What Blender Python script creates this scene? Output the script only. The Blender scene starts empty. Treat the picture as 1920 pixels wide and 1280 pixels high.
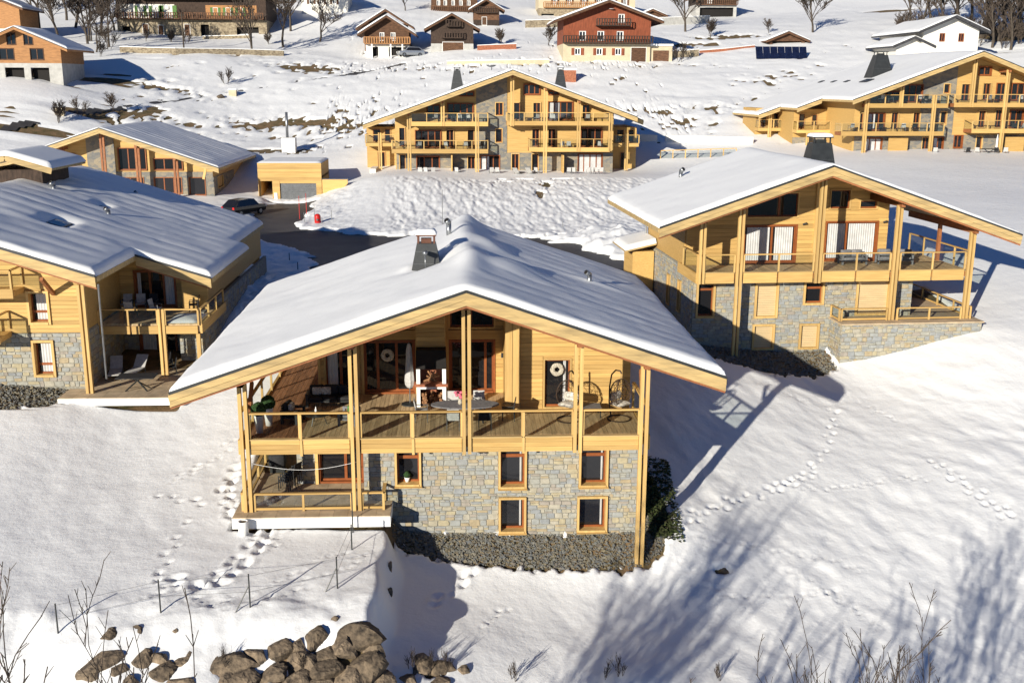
import bpy, math, random
import numpy as np
from mathutils import Vector, Matrix
R = math.radians
rnd = random.Random(7)
scn = bpy.context.scene
col = scn.collection
# ------------------------------------------------------------------ camera, world, sun, exposure
CF, CP, CYAW, CROLL = 1988.245, R(13.688), R(2.912), R(0.236)
CC = np.array([-0.257, -39.949, 14.253])
cF = np.array([math.sin(CYAW)*math.cos(CP), math.cos(CYAW)*math.cos(CP), -math.sin(CP)])
_r = np.array([math.cos(CYAW), -math.sin(CYAW), 0.0]); _u = np.cross(_r, cF)
cR = math.cos(CROLL)*_r + math.sin(CROLL)*_u
cU = -math.sin(CROLL)*_r + math.cos(CROLL)*_u
cd = bpy.data.cameras.new('camera'); cam = bpy.data.objects.new('camera', cd); col.objects.link(cam)
cd.sensor_width = 36.0; cd.lens = 36.0*CF/1920.0; cd.clip_end = 3000; cd.clip_start = 0.5
m = Matrix.Identity(4)
for i in range(3):
    m[i][0] = cR[i]; m[i][1] = cU[i]; m[i][2] = -cF[i]; m[i][3] = CC[i]
cam.matrix_world = m
scn.camera = cam
SUN_AZ, SUN_EL = R(33.5), R(15.7)      # shadows run 33 degrees to the right of straight back
w = bpy.data.worlds.new('World'); scn.world = w; w.use_nodes = True
nt = w.node_tree; bg = nt.nodes['Background']
sky = nt.nodes.new('ShaderNodeTexSky'); sky.sky_type = 'NISHITA'; sky.sun_disc = False
sky.sun_elevation = SUN_EL; sky.sun_rotation = math.pi + SUN_AZ; sky.altitude = 1800
sky.air_density = 1.0; sky.dust_density = 0.0; sky.ozone_density = 9.0
nt.links.new(sky.outputs[0], bg.inputs[0]); bg.inputs[1].default_value = 0.062
sl = bpy.data.lights.new('sun', 'SUN'); sl.energy = 5.0; sl.angle = R(0.5); sl.color = (1.0, 0.935, 0.81)
so = bpy.data.objects.new('sun', sl); col.objects.link(so)
tosun = Vector((-math.sin(SUN_AZ)*math.cos(SUN_EL), -math.cos(SUN_AZ)*math.cos(SUN_EL), math.sin(SUN_EL)))
so.rotation_euler = tosun.to_track_quat('Z', 'Y').to_euler(); so.location = (-40, -60, 40)
vs = scn.view_settings; vs.view_transform = 'Standard'; vs.look = 'None'; vs.gamma = 1; vs.exposure = 0.50
vs.use_curve_mapping = False

def ray(x, y): return cF + cR*(x-960)/CF - cU*(y-640)/CF
def atY(x, y, Y): d = ray(x, y); return CC + d*(Y-CC[1])/d[1]
def atZ(x, y, Z): d = ray(x, y); return CC + d*(Z-CC[2])/d[2]

# ------------------------------------------------------------------ materials
M = {}
def mat(name, c, rough=.7, var=.12, scale=3.0, stretch=(1,1,1), c2=None, bump=0, bscale=None, spec=.3, metal=0, objvar=0, detail=4):
    """procedural: base colour varied by noise on world position, optional bump and per-object variation"""
    mt = bpy.data.materials.new(name); mt.use_nodes = True
    n = mt.node_tree.nodes; l = mt.node_tree.links; b = n['Principled BSDF']
    b.inputs['Roughness'].default_value = rough; b.inputs['Metallic'].default_value = metal
    b.inputs['Specular IOR Level'].default_value = spec
    geo = n.new('ShaderNodeNewGeometry'); mp = n.new('ShaderNodeMapping'); mp.inputs['Scale'].default_value = stretch
    l.new(geo.outputs['Position'], mp.inputs['Vector'])
    nz = n.new('ShaderNodeTexNoise'); nz.inputs['Scale'].default_value = scale; nz.inputs['Detail'].default_value = detail
    nz.inputs['Roughness'].default_value = .6
    l.new(mp.outputs[0], nz.inputs['Vector'])
    rp = n.new('ShaderNodeValToRGB'); l.new(nz.outputs['Fac'], rp.inputs[0])
    c2 = c2 or tuple(v*(1-2.2*var) for v in c)
    rp.color_ramp.elements[0].position = .3; rp.color_ramp.elements[1].position = .7
    rp.color_ramp.elements[0].color = (*c2, 1); rp.color_ramp.elements[1].color = (*[min(1, v*(1+var)) for v in c], 1)
    out = rp.outputs[0]
    if objvar:
        oi = n.new('ShaderNodeObjectInfo'); hs = n.new('ShaderNodeHueSaturation')
        mr = n.new('ShaderNodeMapRange'); mr.inputs[3].default_value = 1-objvar; mr.inputs[4].default_value = 1+objvar
        l.new(oi.outputs['Random'], mr.inputs[0]); l.new(mr.outputs[0], hs.inputs['Value']); l.new(out, hs.inputs['Color'])
        out = hs.outputs[0]
    l.new(out, b.inputs['Base Color'])
    if bump:
        n2 = n.new('ShaderNodeTexNoise'); n2.inputs['Scale'].default_value = bscale or scale*4; n2.inputs['Detail'].default_value = 5
        l.new(mp.outputs[0], n2.inputs['Vector'])
        bp = n.new('ShaderNodeBump'); bp.inputs['Strength'].default_value = bump; bp.inputs['Distance'].default_value = .05
        l.new(n2.outputs['Fac'], bp.inputs['Height']); l.new(bp.outputs[0], b.inputs['Normal'])
    M[name] = mt
    return mt
GOLD = (.52, .335, .118); GOLD2 = (.42, .255, .082)
mat('wood_x', GOLD, .62, .10, 1.6, (.35, 4, 9), GOLD2, objvar=.21, detail=7)
mat('wood_y', GOLD, .62, .10, 1.6, (4, .35, 9), GOLD2, objvar=.13)
mat('wood_z', (.54, .355, .135), .62, .10, 1.6, (5, 5, .35), (.44, .28, .098), objvar=.17, detail=7)
mat('wood_rake', (.50, .35, .15), .65, .12, 1.2, (.5, 4, 4), (.30, .215, .10), objvar=.05)
mat('wood_red', (.30, .115, .045), .6, .12, 2, (2, 2, 2), objvar=.1)
mat('shutter_pale', (.58, .43, .235), .62, .06, 2, (.5, 3, 6), objvar=.06)
mat('sash', (.25, .075, .022), .45, .1, 4, objvar=.1)
mat('deck', (.60, .44, .25), .6, .12, 2.2, (5, .5, 1), (.42, .29, .16), objvar=.22)
mat('deck_shaded', (.33, .16, .08), .7, .2, 2.2, (5, .5, 1), objvar=.2)  # same boards on the shaded left side, shade put into the colour
mat('paving', (.50, .385, .25), .75, .12, 2, objvar=.12)
mat('mortar', (.27, .255, .21), .9, .2, 6, bump=.3)
mat('vent_brown', (.13, .055, .035), .7)
mat('metal_dark', (.026, .028, .028), .45, .15, 3, spec=.5)
mat('metal_grey', (.16, .165, .17), .4, .1, 3, spec=.5, metal=.6)
mat('zinc', (.3, .31, .32), .35, .1, 3, metal=.8)
mat('white', (.8, .79, .76), .6, .04, 2)
mat('concrete', (.42, .41, .38), .8, .1, 1.5, bump=.15)
mat('plaster', (.72, .69, .62), .8, .06, 1)
mat('cream', (.52, .44, .30), .8, .06, 1)
mat('old_brown', (.13, .065, .035), .8, .3, 1.6, (1, 1, 5), objvar=.2)
mat('old_dark', (.055, .035, .025), .8, .3, 2, (4, 4, 1), objvar=.2)
mat('old_red', (.25, .066, .028), .7, .2, 1.6, (5, 5, .6), objvar=.12)
mat('old_orange', (.38, .185, .07), .7, .15, 1.5, (1, 1, 6), objvar=.12)
mat('rubble', (.30, .25, .17), .9, .35, 2.5, (1, 1, 1.6), (.12, .09, .06), bump=.6, bscale=5)
mat('roof_slate', (.05, .05, .055), .7, .2, 2)
mat('asphalt', (.055, .05, .045), .6, .3, .45, c2=(.022, .022, .024), bump=.2, bscale=20, spec=.5, detail=7)
mat('earth', (.17, .105, .055), .95, .3, 1.1, c2=(.06, .058, .022), bump=.8, bscale=6, detail=8)
mat('bark', (.085, .068, .052), .9, .25, 4, (1, 1, .4))
mat('bark_twig', (.07, .053, .041), .9, .2, 3)
mat('cushion', (.62, .58, .5), .9, .3, 9, c2=(.2, .19, .17))
mat('fabric_grey', (.17, .17, .18), .9, .15, 8, objvar=.1)
mat('fabric_light', (.46, .45, .43), .9, .1, 8, objvar=.06)
mat('fabric_black', (.025, .025, .027), .8, .15, 8)
mat('rattan', (.05, .03, .02), .6, .2, 8)
mat('topiary', (.03, .075, .02), .9, .5, 22, bump=1, bscale=40)
mat('ivy', (.045, .065, .018), .85, .4, 3, c2=(.03, .025, .012))
mat('red', (.45, .015, .012), .4, .05, 3)
mat('car_black', (.012, .012, .014), .15, .05, 3, spec=.6)
mat('car_silver', (.4, .42, .44), .25, .05, 3, metal=.6)
mat('rubber', (.02, .02, .02), .8, .1, 5)
mat('firewood', (.30, .15, .07), .85, .3, 9, objvar=.25)
mat('pink', (.75, .16, .24), .6, .2, 30)
mat('green_leaf', (.09, .2, .04), .6, .3, 20)
mat('curtain', (.52, .52, .51), .9, .08, 2)
mat('brick', (.35, .13, .07), .85, .2, 6)
mat('void', (.012, .010, .009), .8, .1, 2)
mat('solar', (.008, .012, .035), .12, .2, 2, spec=.6)
mat('wreath', (.5, .45, .36), .9, .3, 20)

def snow_mat(name, base, bumps):
    mt = bpy.data.materials.new(name); mt.use_nodes = True
    n = mt.node_tree.nodes; l = mt.node_tree.links; b = n['Principled BSDF']
    b.inputs['Roughness'].default_value = .55; b.inputs['Specular IOR Level'].default_value = .25
    geo = n.new('ShaderNodeNewGeometry')
    nz = n.new('ShaderNodeTexNoise'); nz.inputs['Scale'].default_value = .35; nz.inputs['Detail'].default_value = 6
    l.new(geo.outputs['Position'], nz.inputs['Vector'])
    rp = n.new('ShaderNodeValToRGB'); l.new(nz.outputs['Fac'], rp.inputs[0])
    rp.color_ramp.elements[0].color = (*[v*.955 for v in base], 1); rp.color_ramp.elements[1].color = (*base, 1)
    l.new(rp.outputs[0], b.inputs['Base Color'])
    prev = None
    for sc, st, ds in bumps:
        t = n.new('ShaderNodeTexNoise'); t.inputs['Scale'].default_value = sc; t.inputs['Detail'].default_value = 4
        l.new(geo.outputs['Position'], t.inputs['Vector'])
        bp = n.new('ShaderNodeBump'); bp.inputs['Strength'].default_value = st; bp.inputs['Distance'].default_value = ds
        l.new(t.outputs['Fac'], bp.inputs['Height'])
        if prev: l.new(prev.outputs[0], bp.inputs['Normal'])
        prev = bp
    l.new(prev.outputs[0], b.inputs['Normal'])
    M[name] = mt
snow_mat('snow', (.815, .815, .805), [(1.6, .4, .10), (7, .4, .03), (28, .4, .012)])
snow_mat('snow_roof', (.85, .85, .835), [(2.2, .12, .03), (14, .25, .012), (55, .6, .006)])

def glass_mat(name, tint, opq, rough=.03):
    mt = bpy.data.materials.new(name); mt.use_nodes = True
    n = mt.node_tree.nodes; l = mt.node_tree.links; b = n['Principled BSDF']
    b.inputs['Base Color'].default_value = (*tint, 1); b.inputs['Roughness'].default_value = rough
    b.inputs['Specular IOR Level'].default_value = .6
    if opq < 1:
        tr = n.new('ShaderNodeBsdfTransparent'); tr.inputs[0].default_value = (.94, .96, .95, 1)
        gl = n.new('ShaderNodeBsdfGlossy'); gl.inputs['Roughness'].default_value = .02
        mx = n.new('ShaderNodeMixShader'); mx.inputs[0].default_value = opq
        l.new(tr.outputs[0], mx.inputs[1]); l.new(gl.outputs[0], mx.inputs[2])
        l.new(mx.outputs[0], n['Material Output'].inputs['Surface'])
    else:
        # slightly uneven pane so that reflections bend
        geo = n.new('ShaderNodeNewGeometry'); t = n.new('ShaderNodeTexNoise'); t.inputs['Scale'].default_value = 1.3
        l.new(geo.outputs['Position'], t.inputs['Vector'])
        bp = n.new('ShaderNodeBump'); bp.inputs['Strength'].default_value = .12; bp.inputs['Distance'].default_value = .02
        l.new(t.outputs['Fac'], bp.inputs['Height']); l.new(bp.outputs[0], b.inputs['Normal'])
    M[name] = mt
glass_mat('pane', (.012, .012, .014), 1)
glass_mat('rail_glass', (.8, .85, .83), .07)

def stone_mat(name, objrand=True, dark=1.0):
    mt = bpy.data.materials.new(name); mt.use_nodes = True
    n = mt.node_tree.nodes; l = mt.node_tree.links; b = n['Principled BSDF']
    b.inputs['Roughness'].default_value = .85; b.inputs['Specular IOR Level'].default_value = .2
    src = n.new('ShaderNodeObjectInfo').outputs['Random'] if objrand else n.new('ShaderNodeNewGeometry').outputs['Random Per Island']
    rp = n.new('ShaderNodeValToRGB'); rp.color_ramp.interpolation = 'CONSTANT'
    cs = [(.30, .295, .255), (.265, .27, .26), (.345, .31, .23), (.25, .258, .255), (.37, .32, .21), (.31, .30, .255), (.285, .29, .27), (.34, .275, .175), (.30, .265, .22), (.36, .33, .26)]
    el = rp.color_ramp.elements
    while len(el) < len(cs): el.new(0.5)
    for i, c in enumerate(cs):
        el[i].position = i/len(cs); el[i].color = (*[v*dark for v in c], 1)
    l.new(src, rp.inputs[0])
    geo = n.new('ShaderNodeNewGeometry')
    nz = n.new('ShaderNodeTexNoise'); nz.inputs['Scale'].default_value = 5; nz.inputs['Detail'].default_value = 6
    l.new(geo.outputs['Position'], nz.inputs['Vector'])
    mx = n.new('ShaderNodeMix'); mx.data_type = 'RGBA'; mx.blend_type = 'OVERLAY'; mx.inputs[0].default_value = .4
    l.new(rp.outputs[0], mx.inputs[6]); l.new(nz.outputs['Fac'], mx.inputs[7])
    l.new(mx.outputs[2], b.inputs['Base Color'])
    bp = n.new('ShaderNodeBump'); bp.inputs['Strength'].default_value = .6; bp.inputs['Distance'].default_value = .03
    l.new(nz.outputs['Fac'], bp.inputs['Height']); l.new(bp.outputs[0], b.inputs['Normal'])
    M[name] = mt
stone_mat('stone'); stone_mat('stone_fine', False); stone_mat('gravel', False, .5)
mat('boulder', (.20, .15, .10), .9, .25, 4.5, c2=(.035, .028, .022), bump=1.0, bscale=9, objvar=.3, detail=8)

# ------------------------------------------------------------------ mesh helpers
class MB:
    def __init__(s): s.v = []; s.f = []
    def add(s, vs, fs):
        o = len(s.v); s.v += [tuple(p) for p in vs]; s.f += [tuple(i+o for i in q) for q in fs]
    def box(s, x0, x1, y0, y1, z0, z1):
        s.hexa([(x0,y0,z0),(x1,y0,z0),(x1,y1,z0),(x0,y1,z0),(x0,y0,z1),(x1,y0,z1),(x1,y1,z1),(x0,y1,z1)])
        return s
    def hexa(s, p):
        s.add(p, [(0,3,2,1),(4,5,6,7),(0,1,5,4),(1,2,6,5),(2,3,7,6),(3,0,4,7)]); return s
    def prism(s, poly, vec):
        n = len(poly); v = Vector(vec)
        a = [Vector(p) for p in poly]; b = [p+v for p in a]
        s.add(a+b, [tuple(range(n))[::-1], tuple(range(n, 2*n))] + [(i, (i+1) % n, n+(i+1) % n, n+i) for i in range(n)]); return s
    def bar(s, p, q, w, h, up=(0,0,1)):
        p = Vector(p); q = Vector(q); d = (q-p).normalized(); u = Vector(up)
        x = d.cross(u)
        if x.length < 1e-4: x = d.cross(Vector((1,0,0)))
        x.normalize(); u = x.cross(d)
        x *= w/2; u *= h/2
        s.hexa([p-x-u, p+x-u, q+x-u, q-x-u, p-x+u, p+x+u, q+x+u, q-x+u]); return s
    def tube(s, p, q, r0, r1=None, n=8, cap=True):
        r1 = r0 if r1 is None else r1
        p = Vector(p); q = Vector(q); d = (q-p)
        if d.length < 1e-6: return s
        d.normalize(); x = d.orthogonal().normalized(); y = d.cross(x)
        vs = []
        for c, r in ((p, r0), (q, r1)):
            for i in range(n):
                a = 2*math.pi*i/n; vs.append(c + x*math.cos(a)*r + y*math.sin(a)*r)
        fs = [(i, (i+1) % n, n+(i+1) % n, n+i) for i in range(n)]
        if cap: fs += [tuple(range(n))[::-1], tuple(range(n, 2*n))]
        s.add(vs, fs); return s
    def path(s, pts, r, n=6):
        for a, b in zip(pts, pts[1:]): s.tube(a, b, r, r, n)
        return s
    def lathe(s, c, prof, n=16):
        c = Vector(c); vs = []
        for r, z in prof:
            for i in range(n):
                a = 2*math.pi*i/n; vs.append(c+Vector((r*math.cos(a), r*math.sin(a), z)))
        k = len(prof); fs = []
        for j in range(k-1):
            for i in range(n): fs.append((j*n+i, j*n+(i+1) % n, (j+1)*n+(i+1) % n, (j+1)*n+i))
        fs += [tuple(range(n))[::-1], tuple(range((k-1)*n, k*n))]
        s.add(vs, fs); return s
    def mesh(s, name, smooth=False):
        me = bpy.data.meshes.new(name); me.from_pydata(s.v, [], s.f); me.update()
        if smooth: me.polygons.foreach_set('use_smooth', [True]*len(me.polygons))
        return me
    def build(s, name, mt, parent=None, smooth=False):
        return obj(name, s.mesh(name, smooth), mt, parent)
def obj(name, me, mt, parent=None):
    o = bpy.data.objects.new(name, me); col.objects.link(o)
    if mt and me is not None and not me.materials: me.materials.append(M[mt])
    if parent is not None: o.parent = parent
    return o
def tag(o, label=None, cat=None, group=None, kind=None):
    if label: o['label'] = label
    if cat: o['category'] = cat
    if group: o['group'] = group
    if kind: o['kind'] = kind
    return o
def thing(name, label, cat, loc=(0,0,0), rz=0, group=None):
    o = bpy.data.objects.new(name, None); col.objects.link(o); o.empty_display_size = .2
    o.location = loc; o.rotation_euler = (0, 0, rz)
    return tag(o, label, cat, group)
def copy_tree(o, parent=None, loc=None, rz=None, label=None, scale=None):
    c = o.copy(); col.objects.link(c); c.parent = parent
    if loc is not None: c.location = loc
    if rz is not None: c.rotation_euler = (0, 0, rz)
    if scale is not None: c.scale = scale
    if label: c['label'] = label
    for ch in list(o.children): copy_tree(ch, c)
    return c
ORD = ['first', 'second', 'third', 'fourth', 'fifth', 'sixth', 'seventh', 'eighth', 'ninth', 'tenth', 'eleventh', 'twelfth',
       'thirteenth', 'fourteenth', 'fifteenth', 'sixteenth', 'seventeenth', 'eighteenth', 'nineteenth', 'twentieth']
def nth(i): return ORD[i] if i < 20 else '%d%s' % (i+1, {1: 'st', 2: 'nd', 3: 'rd'}.get((i+1) % 10, 'th'))
# unit pieces that many boards / stones share
UNIT = {}
def unit_box(mt):
    if mt not in UNIT:
        me = MB().box(-.5,.5,-.5,.5,-.5,.5).mesh('unit_'+mt); me.materials.append(M[mt]); UNIT[mt] = me
    return UNIT[mt]
def board(name, mt, parent, x0, x1, y0, y1, z0, z1):
    o = bpy.data.objects.new(name, unit_box(mt)); col.objects.link(o); o.parent = parent
    o.location = ((x0+x1)/2, (y0+y1)/2, (z0+z1)/2); o.scale = (x1-x0, y1-y0, z1-z0)
    return o
def rock_unit(seed):
    r = random.Random(seed); mb = MB()
    c = .16
    fr = [(-.5+c*r.random()*.6, -.5+c*r.random()), (0.0+r.uniform(-.2,.2), -.5+.05*r.random()), (.5-c*r.random()*.6, -.5+c*r.random()), (.5-.04*r.random(), r.uniform(-.2,.2)),
          (.5-c*r.random()*.8, .5-c*r.random()*.8), (r.uniform(-.2,.2), .5-.06*r.random()), (-.5+c*r.random()*.8, .5-c*r.random()*.8), (-.5+.05*r.random(), r.uniform(-.2,.2))]
    n = len(fr); vs = [(x, .5, z) for x, z in fr] + [(x, -.25, z) for x, z in fr] + [(x*.9, -.45-.15*r.random(), z*.88) for x, z in fr]
    fs = []
    for k in range(2):
        for i in range(n): fs.append((k*n+i, k*n+(i+1) % n, (k+1)*n+(i+1) % n, (k+1)*n+i))
    fs.append(tuple(range(2*n, 3*n)))
    mb.add(vs, fs); return mb
ROCKS = [rock_unit(i) for i in range(8)]
ROCKM = [r_.mesh('stone_unit') for r_ in ROCKS]
for me in ROCKM: me.materials.append(M['stone'])

def wall_boxes(mb, a0, a1, z0, ztop, t0, t1, opens, brk=(), along='x'):
    """solid wall from a0 to a1 with rectangular openings; ztop is a number or a function of position"""
    zt = ztop if callable(ztop) else (lambda a: ztop)
    xs = sorted(set([a0, a1] + [v for o in opens for v in o[:2] if a0 < v < a1] + [v for v in brk if a0 < v < a1]))
    def P(a, t, z): return (a, t, z) if along == 'x' else (t, a, z)
    for xa, xb in zip(xs, xs[1:]):
        mid = (xa+xb)/2
        cov = sorted([(o[2], o[3]) for o in opens if o[0] < mid < o[1]])
        zc = z0
        for lo, hi in cov + [(None, None)]:
            za, zb = (zt(xa), zt(xb)) if lo is None else (min(lo, zt(xa)), min(lo, zt(xb)))
            if max(za, zb) > zc + .005:
                za = max(za, zc); zb = max(zb, zc)
                mb.hexa([P(xa,t0,zc), P(xb,t0,zc), P(xb,t1,zc), P(xa,t1,zc), P(xa,t0,za), P(xb,t0,zb), P(xb,t1,zb), P(xa,t1,za)])
            if lo is not None: zc = max(zc, hi)
    return mb
def masonry(wall, a0, a1, z0, z1, face, opens, seed, along='x', hmin=.13, hmax=.3, wmin=.2, wmax=.6, limit=300, sign=-1, inside=None, only_stuff=False, d=.05):
    """rubble stones laid on a wall face; each one a piece of its own up to the limit, the rest one joined mesh"""
    r = random.Random(seed); rects = []
    z = z0
    while z < z1-.02:
        h = r.uniform(hmin, hmax)
        if z+h > z1-.08: h = z1-z
        x = a0 - r.uniform(0, .3)
        while x < a1:
            wd = r.uniform(wmin, wmax)
            if r.random() < .3 and h > hmin*1.5:      # two thin stones one above the other
                k = r.uniform(.4, .6); rects.append([x, x+wd, z, z+h*k]); rects.append([x, x+wd, z+h*k, z+h])
            else: rects.append([x, x+wd, z+r.uniform(-.02,.02), z+h+r.uniform(-.025,.02)])
            x += wd
        z += h
    out = []
    for q in rects:
        q[0] = max(q[0], a0); q[1] = min(q[1], a1); q[2] = max(q[2], z0); q[3] = min(q[3], z1)
        for o in opens:
            if q[0] < o[1] and q[1] > o[0] and q[2] < o[3] and q[3] > o[2]:
                c = [(o[0]-q[0], 1, o[0]), (q[1]-o[1], 0, o[1]), (o[2]-q[2], 3, o[2]), (q[3]-o[3], 2, o[3])]
                sc = [(k[0]*(q[3]-q[2]) if k[1] < 2 else k[0]*(q[1]-q[0]), k) for k in c]
                b = max(sc, key=lambda t: t[0])[1]; q[b[1]] = b[2]
        if q[1]-q[0] > .07 and q[3]-q[2] > .06 and (inside is None or inside((q[0]+q[1])/2, q[3])): out.append(q)
    out.sort(key=lambda q: -(q[1]-q[0])*(q[3]-q[2]))
    g = .004; rest = MB()
    for i, q in enumerate(out):
        cx, cz, sx, sz = (q[0]+q[1])/2, (q[2]+q[3])/2, q[1]-q[0]-g, q[3]-q[2]-g
        dd = d*r.uniform(.7, 1.25); k = r.randrange(8); fl = r.choice((-1, 1))
        if i < limit and not only_stuff:
            o = bpy.data.objects.new('stone', ROCKM[k]); col.objects.link(o); o.parent = wall
            if along == 'x': o.location = (cx, face, cz); o.scale = (sx*fl, -sign*dd, sz)
            else: o.location = (face, cx, cz); o.rotation_euler = (0, 0, -math.pi/2 if sign < 0 else math.pi/2); o.scale = (sx*fl, dd, sz)
        else:
            vs = []
            for (x, y, zz) in ROCKS[k].v:
                if along == 'x': vs.append((cx+x*sx, face - sign*y*dd, cz+zz*sz))
                else: vs.append((face - sign*y*dd, cx+x*sx, cz+zz*sz))
            rest.add(vs, ROCKS[k].f)
    if rest.v: tag(rest.build('stones', 'stone_fine', wall), kind='stuff')

def window(house, x0, x1, z0, z1, y, mull=(), bars=(), sur=.07, proud=.05, depth=.16, curtain=None, shut=None, sash='sash', name='window', trim='wood_z', along='x', sign=1, trans=None):
    """casing (part) > frame, pane, curtain / shutter. y is the wall face, depth goes inwards"""
    def bx(mb, a0, a1, b0, b1, c0, c1):
        b0, b1 = y+sign*b0, y+sign*b1
        if b0 > b1: b0, b1 = b1, b0
        mb.box(a0, a1, b0, b1, c0, c1) if along == 'x' else mb.box(b0, b1, a0, a1, c0, c1)
    s = sur; c = MB()
    bx(c, x0, x0+s, -proud, depth, z0, z1); bx(c, x1-s, x1, -proud, depth, z0, z1)
    bx(c, x0+s, x1-s, -proud, depth, z1-s, z1); bx(c, x0+s, x1-s, -proud-.03, depth, z0, z0+s)
    wo = c.build(name, trim, house)
    a0, a1, c0, c1 = x0+s, x1-s, z0+s, z1-s
    f = MB(); fw = .065; e = depth-.07
    bx(f, a0, a0+fw, e, depth, c0, c1); bx(f, a1-fw, a1, e, depth, c0, c1)
    bx(f, a0+fw, a1-fw, e, depth, c0, c0+fw*1.3); bx(f, a0+fw, a1-fw, e, depth, c1-fw, c1)
    for mx in mull: bx(f, mx-fw*.9, mx+fw*.9, e-.004, depth, c0+fw*1.3, c1-fw)
    if trans: bx(f, a0+fw, a1-fw, e-.006, depth, trans, trans+.13)
    f.build('frame', sash, wo)
    if shut:
        s_ = MB(); n = max(4, int((c1-c0)/.11)); hh = (c1-c0)/n
        for i in range(n): bx(s_, a0, a1, e-.05, e-.015, c0+i*hh+.006, c0+(i+1)*hh-.006)
        s_.build('shutter', shut, wo); return wo
    p = MB(); bx(p, a0+fw*.5, a1-fw*.5, depth-.025, depth-.01, c0+fw*.5, c1-fw*.5); p.build('pane', 'pane', wo)
    if curtain:
        k = MB()
        for (u0, u1) in curtain:
            n = max(4, int((u1-u0)/.07)); st = (u1-u0)/n; y0_ = depth-.03
            for i in range(n):
                ya, yb = y0_-.03*(i % 2), y0_-.03*((i+1) % 2)
                q = [(u0+i*st, ya), (u0+(i+1)*st, yb)]
                P_ = lambda a_, b_, z_: (a_, y+sign*b_, z_) if along == 'x' else (y+sign*b_, a_, z_)
                k.add([P_(*q[0], c0+.1), P_(*q[1], c0+.1), P_(*q[1], c1-.08), P_(*q[0], c1-.08), P_(q[0][0], depth-.026, c0+.1), P_(q[1][0], depth-.026, c0+.1), P_(q[1][0], depth-.026, c1-.08), P_(q[0][0], depth-.026, c1-.08)], [(0,1,2,3),(0,1,5,4),(3,2,6,7)])
        k.build('curtain', 'curtain', wo)
    return wo

def railing(house, p, q, zt, zb, n, zg=None, thick=.09, mt='wood_x', glass=True, name='handrail', low=False):
    """timber handrail on posts with glass panels between; p, q are (x, y)"""
    P = Vector((p[0], p[1], 0)); Q = Vector((q[0], q[1], 0))
    h = MB().bar(P+Vector((0,0,zt-thick*.35)), Q+Vector((0,0,zt-thick*.35)), thick*1.5, thick*.7).build(name, mt, house)
    if low: MB().bar(P+Vector((0,0,zb+.1)), Q+Vector((0,0,zb+.1)), thick*.8, thick).build('bottom_rail', mt, house)
    for i in range(n+1):
        c = P.lerp(Q, i/n)
        MB().box(c.x-thick/2, c.x+thick/2, c.y-thick/2, c.y+thick/2, zb, zt-thick*.7).build('rail_post', 'wood_z', house)
    if glass:
        d = (Q-P).normalized()*thick*.5
        for i in range(n):
            a = P.lerp(Q, i/n)+d; b = P.lerp(Q, (i+1)/n)-d
            z0 = zb+.05 if not low else zb+.15
            MB().bar(Vector((a.x, a.y, (z0+zt-thick)/2)), Vector((b.x, b.y, (z0+zt-thick)/2)), .014, zt-thick-z0).build('glass_panel', 'rail_glass', house)

# numpy value noise -----------------------------------------------------------------
def _h(i, j, s):
    n = (i*374761393 + j*668265263 + s*2147483629) & 0xffffffff
    n = ((n ^ (n >> 13))*1274126177) & 0xffffffff
    return ((n ^ (n >> 16)) & 0xffffff)/float(0xffffff)
def vnoise(x, y, s=0):
    x = np.asarray(x, float); y = np.asarray(y, float)
    i = np.floor(x).astype(np.int64); j = np.floor(y).astype(np.int64); u = x-i; v = y-j
    u = u*u*(3-2*u); v = v*v*(3-2*v)
    a = _h(i, j, s)*(1-u)+_h(i+1, j, s)*u; b = _h(i, j+1, s)*(1-u)+_h(i+1, j+1, s)*u
    return (a*(1-v)+b*v)*2-1
def fbm(x, y, s=0, o=4, g=.5):
    t = 0; a = 1
    for k in range(o):
        t = t + a*vnoise(np.asarray(x)*2**k+k*17.3, np.asarray(y)*2**k-k*9.1, s+k); a *= g
    return t
def sstep(a, b, x):
    t = np.clip((x-a)/(b-a), 0, 1); return t*t*(3-2*t)
def grid_mesh(name, xs, ys, Z, mt, keep=None, smooth=True):
    nx, ny = len(xs), len(ys)
    X, Y = np.meshgrid(xs, ys)
    co = np.stack([X, Y, Z], -1).reshape(-1, 3)
    idx = np.arange(nx*ny).reshape(ny, nx)
    q = np.stack([idx[:-1, :-1], idx[:-1, 1:], idx[1:, 1:], idx[1:, :-1]], -1)
    if keep is not None: q = q[keep]
    q = q.reshape(-1, 4)
    me = bpy.data.meshes.new(name)
    me.vertices.add(len(co)); me.vertices.foreach_set('co', co.ravel())
    me.loops.add(q.size); me.loops.foreach_set('vertex_index', q.ravel().astype(np.int32))
    me.polygons.add(len(q)); me.polygons.foreach_set('loop_start', np.arange(0, q.size, 4, dtype=np.int32))
    me.polygons.foreach_set('use_smooth', np.full(len(q), smooth))
    me.update(calc_edges=True); me.validate()
    me.materials.append(M[mt]); return me

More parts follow.
